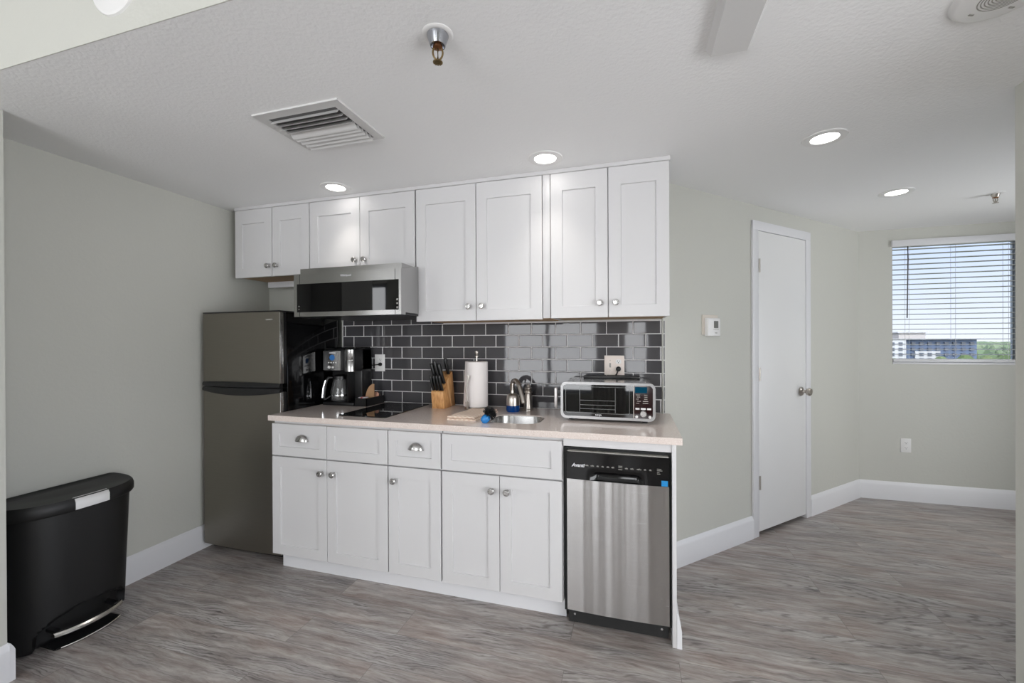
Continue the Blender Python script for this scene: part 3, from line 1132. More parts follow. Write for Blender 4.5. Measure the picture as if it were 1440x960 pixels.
for z, w_ in ((.7735, .018), (.7665, .022), (.7595, .010), (.7525, .014)):
    box(bm, -.080, -.080 + w_, pan_y(-.07) - .0012, pan_y(-.07) + .0008, z, z + .002)
part('printed_list', bm, M['textgrey'], cp)
part('energy_sticker', box(BM(), -.062, -.0355, pan_y(-.05) - .0028, pan_y(-.05) + .001, .7015, .7255), M['bluesticker'], cp, label='small blue square sticker')
part('toe_plate', box(BM(), DX0 + .002, DX1 - .002, -.609, -.599, .018, .088), M['rubber'], dw)
for x in (DX0 + .03, DX1 - .03):
    part('screw', lathe(BM(), [(0, 0), (.006, 0), (.005, .003), (0, .0035)], (x, -.609, .056), (0, -1, 0), 12), M['chrome'], dw)
for x in (DX0 + .05, DX1 - .05):
    part('foot', lathe(BM(), [(.016, 0), (.016, .010), (.008, .012), (.008, .05)], (x, -.50, 0)), M['black'], dw)

# ------------------------------------------------------------------ cooktop
ct = thing('cooktop', 'flat black two-ring glass cooktop set into the worktop', 'cooktop', (-1.64, -.30, ZC))
bm = prism(BM(), rrect(-1.797, -1.488, -.556, -.045, .008, 3), ZC, ZC + .006, 'z')
cg = part('glass_top', bm, M['blackglass'], ct, ang=20)
for y, r_ in ((-.17, .072), (-.40, .092)):
    bm = BM()
    for rr_ in (r_, r_ * .62):
        lathe(bm, [(rr_ - .0008, 0), (rr_ - .0008, .0003), (rr_ + .0008, .0003), (rr_ + .0008, 0)], (-1.642, y, ZC + .006), seg=48, cap=False)
    part('heating_ring', bm, M['rubber'], ct)

# ------------------------------------------------------------------ coffee maker
KX0, KX1, KY0, KY1 = -2.178, -1.936, -.245, -.035
cm = thing('coffee_maker', 'black and chrome two-sided coffee maker in the corner by the fridge', 'coffee maker', ((KX0 + KX1) / 2, -.14, ZC))
bm = BM()
box(bm, KX0, KX1, KY0 + .100, KY1, ZC + .02, 1.288, .008)               # rear tower
box(bm, KX0, KX1, KY0 + .018, KY1, 1.140, 1.288, .008)                  # head
box(bm, KX0, KX1, KY0 + .005, KY1, ZC, ZC + .022, .006)                 # foot
box(bm, -2.000, -1.994, KY0 + .03, KY1, ZC + .02, 1.16)
part('body', bm, M['black'], cm)
part('lid', box(BM(), KX0 + .004, KX1 - .002, KY0 + .03, KY1 - .006, 1.2885, 1.300, .005), M['blackgloss'], cm)
bm = prism(BM(), [(KX0 + .002, KY0 + .018), (KX0 + .002, KY0 + .012), (KX0 + .03, KY0 + .004), (KX0 + .07, KY0), (KX0 + .11, KY0), (KX0 + .146, KY0 + .004), (KX0 + .146, KY0 + .018)], 1.148, 1.276, 'z')
pl = part('control_panel', bm, M['panelsteel'], cm)
bm = lathe(BM(), [(0, -.0005), (.019, -.0005), (.019, .003), (0, .003)], (KX0 + .084, KY0, 1.232), (0, -1, 0), 24)
part('display', bm, M['display'], pl, label='round blue display')
bm = BM()
for x in (KX0 + .056, KX0 + .076, KX0 + .095, KX0 + .114):
    lathe(bm, [(0, 0), (.0045, 0), (.0045, .004), (0, .005)], (x, KY0 + .001, 1.199), (0, -1, 0), 12)
lathe(bm, [(0, 0), (.011, 0), (.010, .005), (0, .006)], (KX0 + .060, KY0 + .001, 1.168), (0, -1, 0), 16)
box(bm, KX0 + .082, KX0 + .096, KY0 - .004, KY0 + .002, 1.161, 1.174, .002)
part('button', bm, M['white'], pl)
part('brand_print', box(BM(), KX0 + .060, KX0 + .108, KY0 - .0008, KY0 + .002, 1.259, 1.266), M['text'], pl)
bm = lathe(BM(), [(.038, 1.139), (.040, 1.141), (.040, 1.212), (.0385, 1.214), (.0385, 1.218), (.040, 1.220), (.040, 1.284), (.036, 1.288)], (-1.978, KY0 + .040, 0), seg=32)
part('pod_head', bm, M['panelsteel'], cm, label='shiny round single-cup brew head')
# carafe
gx, gy = -2.088, KY0 + .072
bm = lathe(BM(), [(.0, .024), (.052, .024), (.060, .032), (.063, .055), (.061, .095), (.048, .150), (.042, .168), (.042, .172), (.040, .172), (.040, .168), (.046, .150), (.058, .095), (.060, .055), (.057, .035), (.0, .028)], (gx, gy, ZC), seg=32)
gl = N('carafe_glass', (0.9, 0.9, 0.9, 1), 0.02, Transmission_Weight=0.92, IOR=1.45).m
cf = part('carafe', bm, gl, cm)
part('carafe_lid', lathe(BM(), [(0, .200), (.030, .200), (.043, .190), (.045, .170), (.0, .170)], (gx, gy, ZC), seg=28), M['black'], cf)
part('carafe_band', lathe(BM(), [(.0615, .060), (.0645, .060), (.0645, .070), (.0625, .070)], (gx, gy, ZC), seg=32, cap=False), M['chrome'], cf)
bm = BM()
hx, hy = gx - .050, gy - .062
tube(bm, [(gx - .030, gy - .036, ZC + .182), (hx, hy, ZC + .178), (hx - .012, hy - .010, ZC + .12), (hx - .018, hy - .014, ZC + .05), (hx - .010, hy - .006, ZC + .042), (gx - .044, gy - .046, ZC + .060)], [.008, .009, .009, .008, .006, .005], 10, smooth=5)
part('carafe_handle', bm, M['black'], cf)
bm = BM()
tube(bm, [(hx - .004, hy - .010, ZC + .172), (hx - .016, hy - .020, ZC + .12), (hx - .022, hy - .024, ZC + .052)], .0065, 8, smooth=5)
part('handle_trim', bm, M['chrome'], cf)
bm = BM()
tube(bm, [(-1.878, -.022, 1.178), (-1.89, -.045, 1.176), (-1.93, -.05, 1.172)], .0035, 8, smooth=4)
lathe(bm, [(0, 0), (.013, 0), (.012, .014), (.006, .022), (0, .022)], (-1.878, -.0157, 1.178), (0, -1, 0), 14)
part('power_cord', bm, M['black'], cm)

# black tray with filters and pods beside it
tr = thing('condiment_tray', 'narrow black tray of coffee supplies beside the coffee maker', 'tray', (-1.888, -.13, ZC))
TX0, TX1, TY0, TY1, TZ = -1.932, -1.842, -.232, -.030, .052
bm = BM()
box(bm, TX0, TX1, TY0, TY1, ZC, ZC + .004)
for q in ((TX0, TX1, TY0, TY0 + .004), (TX0, TX1, TY1 - .004, TY1), (TX0, TX0 + .004, TY0, TY1), (TX1 - .004, TX1, TY0, TY1)):
    box(bm, *q, ZC + .002, ZC + TZ)
part('tray_box', bm, M['black'], tr)
bm = BM()      # folded paper cone filter: a quarter fan with two leaves
fan = [(-1.906, 0.0)] + [(-1.906 + .0 + .070 * math.sin(a_) * 1.0, .125 * math.cos(a_)) for a_ in [i * (PI / 2) / 10 for i in range(11)]]
fan = [(-1.864 - (x + 1.906), ZC + .012 + z) for x, z in fan]
prism(bm, fan, -.118, -.1165, 'y')
prism(bm, [(x + .001, z - .002) for x, z in fan], -.114, -.1125, 'y')
solo('paper_filter', bm, M['filter'], (-1.89, -.115, ZC + .012), 'brown fan-shaped paper coffee filter standing in the black tray', 'coffee filter')


def pod(x, y, z, tilt, label):
    t = thing('coffee_pod', label, 'coffee pod', (x, y, z), group='coffee pods in the tray')
    R_ = Matrix.Rotation(tilt, 4, 'X')
    b1 = lathe(BM(), [(0, 0), (.017, 0), (.021, .036), (.0245, .037), (.0245, .039), (0, .039)], (0, 0, 0), seg=24); b1.transform(R_)
    part('cup', b1, M['pod'], t, True)
    b2 = lathe(BM(), [(0, .0392), (.022, .0392), (.010, .0400), (0, .0400)], (0, 0, 0), seg=24); b2.transform(R_)
    part('foil_lid', b2, M['podlid'], t, True)


pod(-1.868, -.052, ZC + .046, math.radians(72), 'brown coffee pod with a pink lid tipped on top at the back of the tray')
pod(-1.874, -.088, ZC + .006, math.radians(8), 'brown coffee pod lying low in the middle of the black tray')
bm = box(BM(), -1.925, -1.872, -.205, -.165, ZC + .050, ZC + .056, .002)
pk = solo('sweetener_packet', bm, M['packet'], (-1.90, -.185, ZC + .05), 'small white packet lying across the front of the black tray', 'packet')
part('printed_band', box(BM(), -1.905, -1.892, -.2054, -.164, ZC + .0495, ZC + .0565), M['packetred'], pk)

# ------------------------------------------------------------------ knife block and knives
kb = thing('knife_block', 'light wood knife block on the worktop left of the paper towels', 'knife block', (-1.355, -.10, ZC))
BXA, BXB = -1.395, -1.312
BYF = -.200
poly = [(-.182, ZC), (BYF, ZC + .108), (-.158, ZC + .150), (-.120, ZC + .150 + .026), (-.062, ZC + .226), (-.022, ZC)]
poly = [(-.186, ZC), (-.200, ZC + .108), (-.168, ZC + .122), (-.142, ZC + .176), (-.060, ZC + .228), (-.016, ZC)]
bm = prism(BM(), poly, BXA, BXB, 'x', .0025)
part('block', bm, M['beech'], kb)
bm = prism(BM(), [(-.146, ZC + .172), (-.136, ZC + .179), (-.070, ZC + .002), (-.082, ZC + .002)], BXB - .001, BXB + .0012, 'x')
part('side_groove', bm, plain('pale_wood_line', srgb(226, 186, 138), .5), kb)


def knife(x, y, z, L_, w_, tilt, label, lean=0.0):
    """handle rising out of the block, leaning towards the room"""
    d = Vector((lean, -math.sin(tilt), math.cos(tilt)))
    t = thing('kitchen_knife', label, 'knife', (x, y, z), group='black-handled knives in the block')
    base = Vector((0, 0, 0))
    bm = BM()
    n = 10; prof = [.75, .80, .86, .9, .95, 1.0, 1.0, 1.0, 1.05, 1.0, .7]
    u = Vector((1, 0, 0)); v = d.cross(u).normalized()
    rings = []
    for i in range(n + 1):
        s_ = i / n
        c = base + d * (L_ * s_) + v * (-.004 * math.sin(PI * s_))
        hw, hh = w_ * .80, w_ * prof[i]
        rings.append([bm.verts.new(c + u * (hw * math.cos(a_)) + v * (hh * math.sin(a_))) for a_ in [2 * PI * k_ / 10 for k_ in range(10)]])
    for A_, B_ in zip(rings, rings[1:]):
        for k_ in range(10):
            bm.faces.new([A_[k_], A_[(k_ + 1) % 10], B_[(k_ + 1) % 10], B_[k_]])
    bm.faces.new(rings[0]); bm.faces.new(rings[-1])
    part('handle', bm, M['black'], t, True, ang=60)
    bm = BM()
    a0 = base - d * .012
    q = [a0 - v * w_ * .55, a0 + v * w_ * .55, base + d * .003 + v * w_ * .55, base + d * .003 - v * w_ * .55]
    A_ = [bm.verts.new(p + u * .0012) for p in q]; B_ = [bm.verts.new(p - u * .0012) for p in q]
    bm.faces.new(A_); bm.faces.new(B_)
    for i in range(4): bm.faces.new([A_[i], A_[(i + 1) % 4], B_[(i + 1) % 4], B_[i]])
    part('blade', bm, M['blade'], t, True)


tl = math.radians(17)
for i, (x, nm) in enumerate(((-1.383, 'leftmost'), (-1.362, 'second from left'), (-1.342, 'third from left'), (-1.323, 'rightmost'))):
    knife(x, -.186, ZC + .116, .098 if i else .094, .0105, tl, 'short black-handled knife in the front row of the block, %s of four' % nm, -.08)
for x, nm, L_ in ((-1.378, 'left', .130), (-1.352, 'middle', .148), (-1.328, 'right', .128)):
    knife(x, -.152, ZC + .158, L_, .0145, tl, 'long black-handled knife behind the front row of the block, %s one of three' % nm, -.14)
knife(-1.326, -.090, ZC + .212, .105, .0130, tl, 'black-handled knife standing apart at the back of the block', -.08)

# ------------------------------------------------------------------ paper towel holder and roll
px_, py_ = -1.125, -.105
th_ = thing('paper_towel_holder', 'nickel paper towel stand carrying the white roll', 'paper towel holder', (px_, py_, ZC))
part('base', lathe(BM(), [(0, 0), (.078, 0), (.080, .004), (.076, .010), (0, .012)], (px_, py_, ZC), seg=36), M['nickel'], th_)
part('pole', lathe(BM(), [(.006, .010), (.006, .322), (.011, .324), (.011, .330), (.008, .333), (.012, .345), (.0125, .358), (.008, .362), (0, .363)], (px_, py_, ZC), seg=20), M['nickel'], th_)
bm = BM()
ax_, ay_ = px_ - .030, py_ - .090
tube(bm, [(ax_ + .012, ay_ + .012, ZC + .006), (ax_, ay_, ZC + .012), (ax_ - .001, ay_ - .002, ZC + .09), (ax_ - .004, ay_ - .006, ZC + .13), (ax_ + .008, ay_ - .004, ZC + .19), (ax_ + .010, ay_ - .002, ZC + .205)], .0042, 10, smooth=5)
lathe(bm, [(0, -.008), (.008, -.006), (.009, 0), (.008, .006), (0, .008)], (ax_ + .010, ay_ - .002, ZC + .208), seg=14)
tube(bm, [(ax_ - .006, ay_, ZC + .012), (ax_ - .007, ay_, ZC + .05), (ax_, ay_ - .001, ZC + .056), (ax_ + .007, ay_, ZC + .05), (ax_ + .006, ay_, ZC + .012)], .003, 8)
part('tension_arm', bm, M['nickel'], th_)
rl = thing('paper_towel_roll', 'white roll of paper towels on the nickel stand', 'paper towels', (px_, py_, ZC + .013))
bm = BM()
R0, R1 = .070, .019
prof = [(R1, 0), (R0, 0), (R0, .282), (R1, .282)]
seg = 48
rings = []
for r_, h_ in prof + [prof[0]]:
    rings.append([(r_, h_)])
lathe(bm, [(R1, .0), (R0 - .002, .0), (R0, .002), (R0, .279), (R0 - .002, .281), (R1, .281), (R1, .0)], (px_, py_, ZC + .013), seg=48, cap=False)
part('roll', bm, M['paper'], rl)
bm = BM()      # loose end of the sheet hanging at the left, flaring towards the bottom
n = 10
F_, B_ = [], []
for j in range(n + 1):
    h_ = .281 * j / n
    fl = .034 * (1 - j / n) + .002
    row, row2 = [], []
    for i in range(9):
        t = i / 8
        a_ = PI * 1.30 - t * PI * .42
        rr = R0 + .0008 + fl * t ** 1.6
        row.append(bm.verts.new((px_ + rr * math.cos(a_), py_ + rr * math.sin(a_), ZC + .014 + h_)))
        row2.append(bm.verts.new((px_ + (rr + .0008) * math.cos(a_), py_ + (rr + .0008) * math.sin(a_), ZC + .014 + h_)))
    F_.append(row); B_.append(row2)
for G_ in (F_, B_):
    for j in range(n):
        for i in range(8):
            bm.faces.new([G_[j][i], G_[j][i + 1], G_[j + 1][i + 1], G_[j + 1][i]])
for j in range(n):
    bm.faces.new([F_[j][8], B_[j][8], B_[j + 1][8], F_[j + 1][8]])
part('loose_sheet', bm, M['paper'], rl)

# ------------------------------------------------------------------ folded dish towel
dt = BM()
def towel_layer(bm, x0, x1, y0, y1, z0, z1, skew, sd):
    rr = random.Random(sd); nx, ny = 10, 16
    T, B = [], []
    for j in range(ny + 1):
        a_, b_ = [], []
        for i in range(nx + 1):
            u_, w_ = i / nx, j / ny
            x = x0 + (x1 - x0) * u_ + skew * w_ + .002 * math.sin(9 * w_ + sd)
            y = y0 + (y1 - y0) * w_ + .002 * math.sin(7 * u_ + sd)
            edge = min(u_, 1 - u_, w_ * 1.6, (1 - w_) * 1.6)
            k_ = min(1, edge / .10)
            hz = (z1 - z0) * (.5 + .5 * math.sqrt(max(0, 1 - (1 - k_) ** 2)))
            a_.append(bm.verts.new((x, y, z0 + hz + .0012 * math.sin(14 * u_ + 11 * w_ + sd))))
            b_.append(bm.verts.new((x, y, z0)))
        T.append(a_); B.append(b_)
    for G_ in (T, B):
        for j in range(ny):
            for i in range(nx):
                bm.faces.new([G_[j][i], G_[j][i + 1], G_[j + 1][i + 1], G_[j + 1][i]])
    for j in range(ny):
        for i in (0, nx):
            bm.faces.new([T[j][i], T[j + 1][i], B[j + 1][i], B[j][i]])
    for i in range(nx):
        for j in (0, ny):
            bm.faces.new([T[j][i], T[j][i + 1], B[j][i + 1], B[j][i]])
towel_layer(dt, -1.142, -.978, -.512, -.215, ZC, ZC + .013, .030, 1)
towel_layer(dt, -1.140, -.982, -.509, -.220, ZC + .0125, ZC + .024, .030, 3)
solo('dish_towel', dt, M['cloth'], (-1.06, -.36, ZC), 'folded cream checked dish towel lying in front of the paper towels', 'dish towel', ang=60)

# ------------------------------------------------------------------ dish brush
db = thing('dish_brush', 'blue and black dish brush lying at the left rim of the sink', 'brush', (-.905, -.50, ZC))
bm = BM()
lathe(bm, [(0, -.014), (.014, -.010), (.020, -.002), (.022, .012), (.020, .026), (.010, .036), (0, .038)], (-.918, -.542, ZC + .012), (.45, .25, .55), 20)
part('head', bm, M['blueplastic'], db)
bm = BM()
tube(bm, [(-.935, -.520, ZC + .022), (-.965, -.50, ZC + .016), (-1.0, -.45, ZC + .012)], [.012, .009, .007], 10, smooth=4)
bm.free()
bm = BM(); rb = random.Random(5)
cc = Vector((-.896, -.522, ZC + .044))
lathe(bm, [(0, -.014), (.011, -.009), (.014, 0), (.011, .009), (0, .014)], cc, (.55, .25, .55), 14)
axb = Vector((.55, .25, .55)).normalized()
cnt = 0
while cnt < 190:
    d = Vector((rb.uniform(-1, 1), rb.uniform(-1, 1), rb.uniform(-1, 1)))
    if d.length < .2 or d.length > 1: continue
    d.normalize()
    if d.dot(axb) < -.45: continue
    cnt += 1
    L_ = .038 if cc.z + d.z * .040 > ZC + .004 else max(.004, (cc.z - ZC - .004) / max(1e-3, -d.z))
    L_ = min(L_, .038)
    u, v = frame_of(d)
    a0, a1 = cc + d * .008, cc + d * L_
    R_ = [[bm.verts.new(p + (u * math.cos(2 * PI * i / 4) + v * math.sin(2 * PI * i / 4)) * r_) for i in range(4)] for p, r_ in ((a0, .0019), (a1, .0013))]
    for i in range(4): bm.faces.new([R_[0][i], R_[0][(i + 1) % 4], R_[1][(i + 1) % 4], R_[1][i]])
    bm.faces.new(R_[1])
part('bristles', bm, M['bristle'], db, kind='stuff')

# ------------------------------------------------------------------ faucet, sprayer, soap
fx, fy = -.892, -.085
fc = thing('faucet', 'nickel gooseneck faucet behind the sink', 'faucet', (fx, fy, ZC))
part('base', lathe(BM(), [(0, 0), (.030, 0), (.030, .006), (.022, .014), (.018, .040), (.017, .10), (.0, .10)], (fx, fy, ZC), seg=24), M['nickel'], fc)
bm = BM()
tube(bm, [(fx, fy, ZC + .09), (fx - .004, fy - .010, ZC + .135), (fx + .008, fy - .030, ZC + .172), (fx + .034, fy - .058, ZC + .182), (fx + .060, fy - .085, ZC + .160), (fx + .083, fy - .110, ZC + .110), (fx + .098, fy - .125, ZC + .072)],
     [.015, .015, .0145, .014, .0135, .013, .0125], 16, smooth=6)
part('spout', bm, M['nickel'], fc, ang=60)
part('spout_tip', lathe(BM(), [(0, 0), (.0135, 0), (.0135, .014), (.0, .014)], (fx + .098, fy - .125, ZC + .072), (.22, -.22, -.75), 18), M['nickel'], fc)
sx_, sy_ = -.797, -.085
ss = thing('side_sprayer', 'short turned nickel sprayer standing right of the faucet', 'sprayer', (sx_, sy_, ZC))
part('stand', lathe(BM(), [(0, 0), (.032, 0), (.032, .006), (.028, .010), (.026, .040), (.025, .062), (.0, .062)], (sx_, sy_, ZC), seg=24), M['nickel'], ss)
part('spray_head', lathe(BM(), [(0, .062), (.023, .062), (.020, .100), (.025, .106), (.025, .114), (.018, .118), (.022, .124), (.022, .136), (.014, .142), (.012, .150), (.007, .158), (0, .160)], (sx_, sy_, ZC), seg=24), M['nickel'], ss)
qx, qy = -.870, -.165
sb = thing('soap_dispenser', 'nickel soap dispenser with bright blue liquid at its foot', 'soap dispenser', (qx, qy, ZC))
a = N('blue_dish_soap', srgb(8, 66, 140), 0.06, IOR=1.4); a.b.inputs['Transmission Weight'].default_value = .25
part('bottle', lathe(BM(), [(0, 0), (.037, 0), (.041, .006), (.042, .018), (.041, .039), (0, .039)], (qx, qy, ZC), seg=32), a.m, sb, label='blue liquid foot')
part('sleeve', lathe(BM(), [(0, .039), (.0405, .039), (.040, .075), (.037, .094), (.026, .106), (.015, .110), (0, .110)], (qx, qy, ZC), seg=32), M['nickel'], sb)
bm = BM()
lathe(bm, [(0, .110), (.011, .110), (.010, .128), (.005, .130), (.005, .158), (.009, .160), (.008, .170), (0, .171)], (qx - .004, qy, ZC), seg=16)
tube(bm, [(qx - .004, qy, ZC + .165), (qx - .006, qy - .014, ZC + .167), (qx - .006, qy - .026, ZC + .158)], .004, 8, smooth=4)
part('pump', bm, M['nickel'], sb)

# ------------------------------------------------------------------ toaster oven
OX0, OX1, OY0, OY1, OZ0, OZ1 = -.549, -.071, -.365, -.045, ZC + .013, 1.119
ov = thing('toaster_oven', 'wide chrome countertop oven on the right end of the worktop', 'oven', ((OX0 + OX1) / 2, -.2, ZC))
out = rrect(OX0, OX1, OZ0, OZ1, .030, 8)
outb = rrect(OX0 + .006, OX1 - .006, OZ0 + .004, OZ1 - .002, .030, 8)
bm = BM()
A_ = [bm.verts.new((x, OY0 + .014, z)) for x, z in outb]
B_ = [bm.verts.new((x, OY1, z)) for x, z in outb]
n = len(A_)
for i in range(n): bm.faces.new([A_[i], A_[(i + 1) % n], B_[(i + 1) % n], B_[i]])
bm.faces.new(A_); bm.faces.new(B_)
part('body', bm, plain('bright_steel_shell', (.60, .59, .58, 1), .16, 1.0), ov)
bm = BM()
inn = rrect(OX0 + .013, OX1 - .013, OZ0 + .014, OZ1 - .013, .020, 8)
ringframe(bm, out, inn, OY0, OY0 + .016, 'y')
part('front_frame', bm, plain('satin_oven_frame', (.34, .335, .335, 1), .36, 1.0), ov)
XS = -.176
# door: black glass with a lighter window behind
bm = box(BM(), OX0 + .012, XS - .002, OY0 + .003, OY0 + .014, OZ0 + .013, OZ1 - .012)
od = part('door', bm, M['ovenglass'], ov)
bm = BM()
ringframe(bm, rrect(OX0 + .026, XS - .020, OZ0 + .030, OZ1 - .024, .010, 5), rrect(OX0 + .0275, XS - .0215, OZ0 + .0315, OZ1 - .0255, .009, 5), OY0 + .0022, OY0 + .004, 'y')
for z in (OZ0 + .052, OZ0 + .072, OZ0 + .096):
    box(bm, OX0 + .10, XS - .09, OY0 + .0024, OY0 + .004, z, z + .0018)
for x in (OX0 + .10, XS - .092):
    box(bm, x, x + .0018, OY0 + .0024, OY0 + .004, OZ0 + .036, OZ1 - .030)
part('rack_lines', bm, plain('dim_rack_metal', srgb(120, 122, 122), .3, .6), od, label='rack and tray edges seen in the window')
part('brand_name', text_bm('NINJA', .0115, .0004, face_m(-.352, OY0 + .0022, OZ0 + .0215), bold=.0002), M['text'], od)
bm = box(BM(), XS + .001, OX1 - .012, OY0 + .003, OY0 + .014, OZ0 + .013, OZ1 - .012)
op = part('control_panel', bm, plain('dark_maroon_gloss', srgb(34, 12, 14), .08), ov)
part('panel_seam', box(BM(), XS - .002, XS + .001, OY0 + .0005, OY0 + .013, OZ0 + .012, OZ1 - .011), M['nickel'], ov)
part('display', box(BM(), XS + .006, OX1 - .040, OY0 + .002, OY0 + .004, OZ1 - .050, OZ1 - .019), M['ovendisplay'], op)
bm = BM()
for k_ in range(5):
    z = OZ1 - .061 - k_ * .0105
    for x0, w_ in ((XS + .012 + (k_ % 2) * .004, .018 - (k_ % 3) * .003), (XS + .050 - (k_ > 2) * .006, .016 + (k_ > 2) * .010)):
        box(bm, x0, x0 + w_, OY0 + .0018, OY0 + .004, z, z + .0032)
part('printed_mode', bm, M['textgrey'], op, label='two columns of pale printed cooking modes')
bm = BM()
for x0, w_ in ((XS + .008, .020), (XS + .034, .024), (XS + .064, .020)):
    box(bm, x0, x0 + w_, OY0 - .001, OY0 + .004, OZ0 + .058, OZ0 + .067, .0015)
part('button', bm, M['white'], op)
part('dial', lathe(BM(), [(0, 0), (.017, 0), (.0165, .010), (.014, .013), (0, .013)], (XS + .046, OY0 + .004, OZ0 + .038), (0, -1, 0), 28), M['knob'], op)
bm = BM()
for x in (XS + .014, XS + .078):
    lathe(bm, [(0, 0), (.0075, 0), (.007, .005), (0, .006)], (x, OY0 + .004, OZ0 + .022), (0, -1, 0), 16)
part('round_button', bm, M['white'], op)
bm = BM()
box(bm, OX0 - .046, OX0 - .026, OY0 + .055, OY0 + .075, ZC + .055, ZC + .166, .007, 3)
part('handle', bm, plain('pale_metal_handle', (.72, .70, .70, 1), .35, .6), ov)
bm = BM()
for z in (ZC + .075, ZC + .145):
    box(bm, OX0 - .028, OX0 + .008, OY0 + .059, OY0 + .071, z - .006, z + .006)
part('handle_bracket', bm, M['black'], ov)
for x in (OX0 + .05, OX1 - .05):
    for y in (OY0 + .05, OY1 - .04):
        part('foot', lathe(BM(), [(0, 0), (.014, 0), (.016, .0135), (0, .0135)], (x, y, ZC), seg=16), M['black'], ov)
part('rear_hinge', box(BM(), OX0 + .09, OX1 - .07, OY1 - .055, OY1 - .008, OZ1 - .003, OZ1 + .012, .005), M['black'], ov)
bm = BM()
lathe(bm, [(0, 0), (.015, 0), (.014, .014), (.006, .020), (0, .020)], (-.262, -.0157, 1.168), (0, -1, 0), 16)
tube(bm, [(-.262, -.030, 1.168), (-.264, -.042, 1.160), (-.272, -.036, 1.138), (-.278, -.032, 1.125), (-.28, -.032, 1.06)], .0042, 8, smooth=4)
part('power_cord', bm, M['black'], ov)


# ------------------------------------------------------------------ outlets, thermostat
def outlet_face(bm, x, z, y, d=1):
    """one rounded receptacle with two slots and a ground hole; bm index 0 face, 1 slots"""
    prism(bm, [(x + .0165 * math.cos(t), z + max(-.0125, min(.0125, .0165 * math.sin(t)))) for t in [2 * PI * i / 24 for i in range(24)]], y - .0016, y, 'y')
    box(bm, x - .0072, x - .0052, y - .0020, y - .0012, z - .001, z + .007, mi=1)
    box(bm, x + .0052, x + .0072, y - .0020, y - .0012, z, z + .006, mi=1)
    lathe(bm, [(0, 0), (.0026, 0), (.0026, .0006), (0, .0006)], (x, y - .0014, z - .0065), (0, -1, 0), 10, mi=1)


def wall_plate(name, label, x, z, y, w_, h_, mat, group=None):
    t = thing(name, label, 'outlet', (x, y, z - h_ / 2), group=group)
    part('plate', box(BM(), x - w_ / 2, x + w_ / 2, y - .0055, y, z - h_ / 2, z + h_ / 2, .002), mat, t)
    return t


yo = -.0105
o1 = wall_plate('wall_outlet', 'double-width white switch and outlet plate above the toaster oven', -.286, 1.189, yo, .116, .116, M['ivory'])
bm = BM()
outlet_face(bm, -.262, 1.211, yo - .0055); outlet_face(bm, -.262, 1.168, yo - .0055)
part('receptacle', bm, [M['white'], M['dark']], o1)
bm = BM(); box(bm, -.3145, -.3055, yo - .0062, yo - .004, 1.176, 1.202)
sw = part('switch_slot', bm, M['textgrey'], o1)
part('toggle', box(BM(), -.3135, -.3065, yo - .014, yo - .006, 1.186, 1.196, .002), M['textgrey'], sw)
bm = BM()
for z in (1.160, 1.218):
    lathe(bm, [(0, 0), (.0035, 0), (.003, .001), (0, .0012)], (-.310, yo - .0055, z), (0, -1, 0), 10)
part('screw', bm, M['nickel'], o1)

o2_ = wall_plate('wall_outlet', 'white outlet plate with a black plug behind the coffee maker', -1.886, 1.188, yo, .080, .118, M['white'])
bm = BM(); outlet_face(bm, -1.880, 1.210, yo - .0055); outlet_face(bm, -1.880, 1.178, yo - .0055)
part('receptacle', bm, [M['white'], M['dark']], o2_)
o3 = wall_plate('wall_outlet', 'white outlet low on the wall under the window', 1.985, .458, YW, .072, .115, M['white'])
bm = BM(); outlet_face(bm, 1.985, .480, YW - .0055); outlet_face(bm, 1.985, .437, YW - .0055)
part('receptacle', bm, [M['white'], M['dark']], o3)

ts = thing('thermostat', 'white wall thermostat with a small grey screen left of the door', 'thermostat', (.28, .28, 1.36), PI / 4)
bm = BM(); box(bm, -.075, .075, -.006, 0, .010, .132, .002)
part('back_plate', bm, plain('beige_plastic', srgb(214, 206, 196), .5), ts, True)
bm = BM(); box(bm, -.058, .060, -.034, -.006, .0, .112, .005, 3)
tb = part('case', bm, M['white'], ts, True)
part('screen', box(BM(), -.005, .036, -.0352, -.033, .050, .094), plain('grey_lcd', srgb(112, 112, 108), .25), ts, True)
bm = BM(); box(bm, -.012, .042, -.0346, -.033, .040, .042)
box(bm, .004, .026, -.0348, -.033, .018, .0225)
part('printed_mark', bm, M['textgrey'], ts, True)

# ------------------------------------------------------------------ ceiling fittings
def downlight(x, y, label):
    t = thing('ceiling_light', label, 'ceiling light', (x, y, H), group='recessed ceiling lights')
    part('trim_ring', lathe(BM(), [(.052, -.001), (.056, -.0055), (.084, -.0045), (.087, 0), (.052, 0)], (x, y, H), seg=48, cap=False), M['white'], t)
    ld_ = bpy.data.lights.new('downlight_beam', 'SPOT')
    ld_.energy = LAMP_W; ld_.color = (1.0, 0.95, 0.88); ld_.spot_size = math.radians(84); ld_.spot_blend = 1.0; ld_.shadow_soft_size = .045
    lo_ = bpy.data.objects.new('downlight_beam', ld_); COL.objects.link(lo_)
    lo_.location = (0, 0, -.012); lo_.parent = t
    part('lens', lathe(BM(), [(0, -.0025), (.0535, -.0025), (.0535, 0), (0, 0)], (x, y, H), seg=40), M['lamp'], t)


downlight(-1.868, -.480, 'round lit ceiling light over the microwave, leftmost of four')
downlight(-.598, -.505, 'round lit ceiling light above the sink, in front of the tall wall cabinets')
downlight(.661, -.345, 'round lit ceiling light between the kitchen and the door, largest of the right pair')
downlight(1.400, .603, 'small-looking round lit ceiling light beyond the door, near the window')


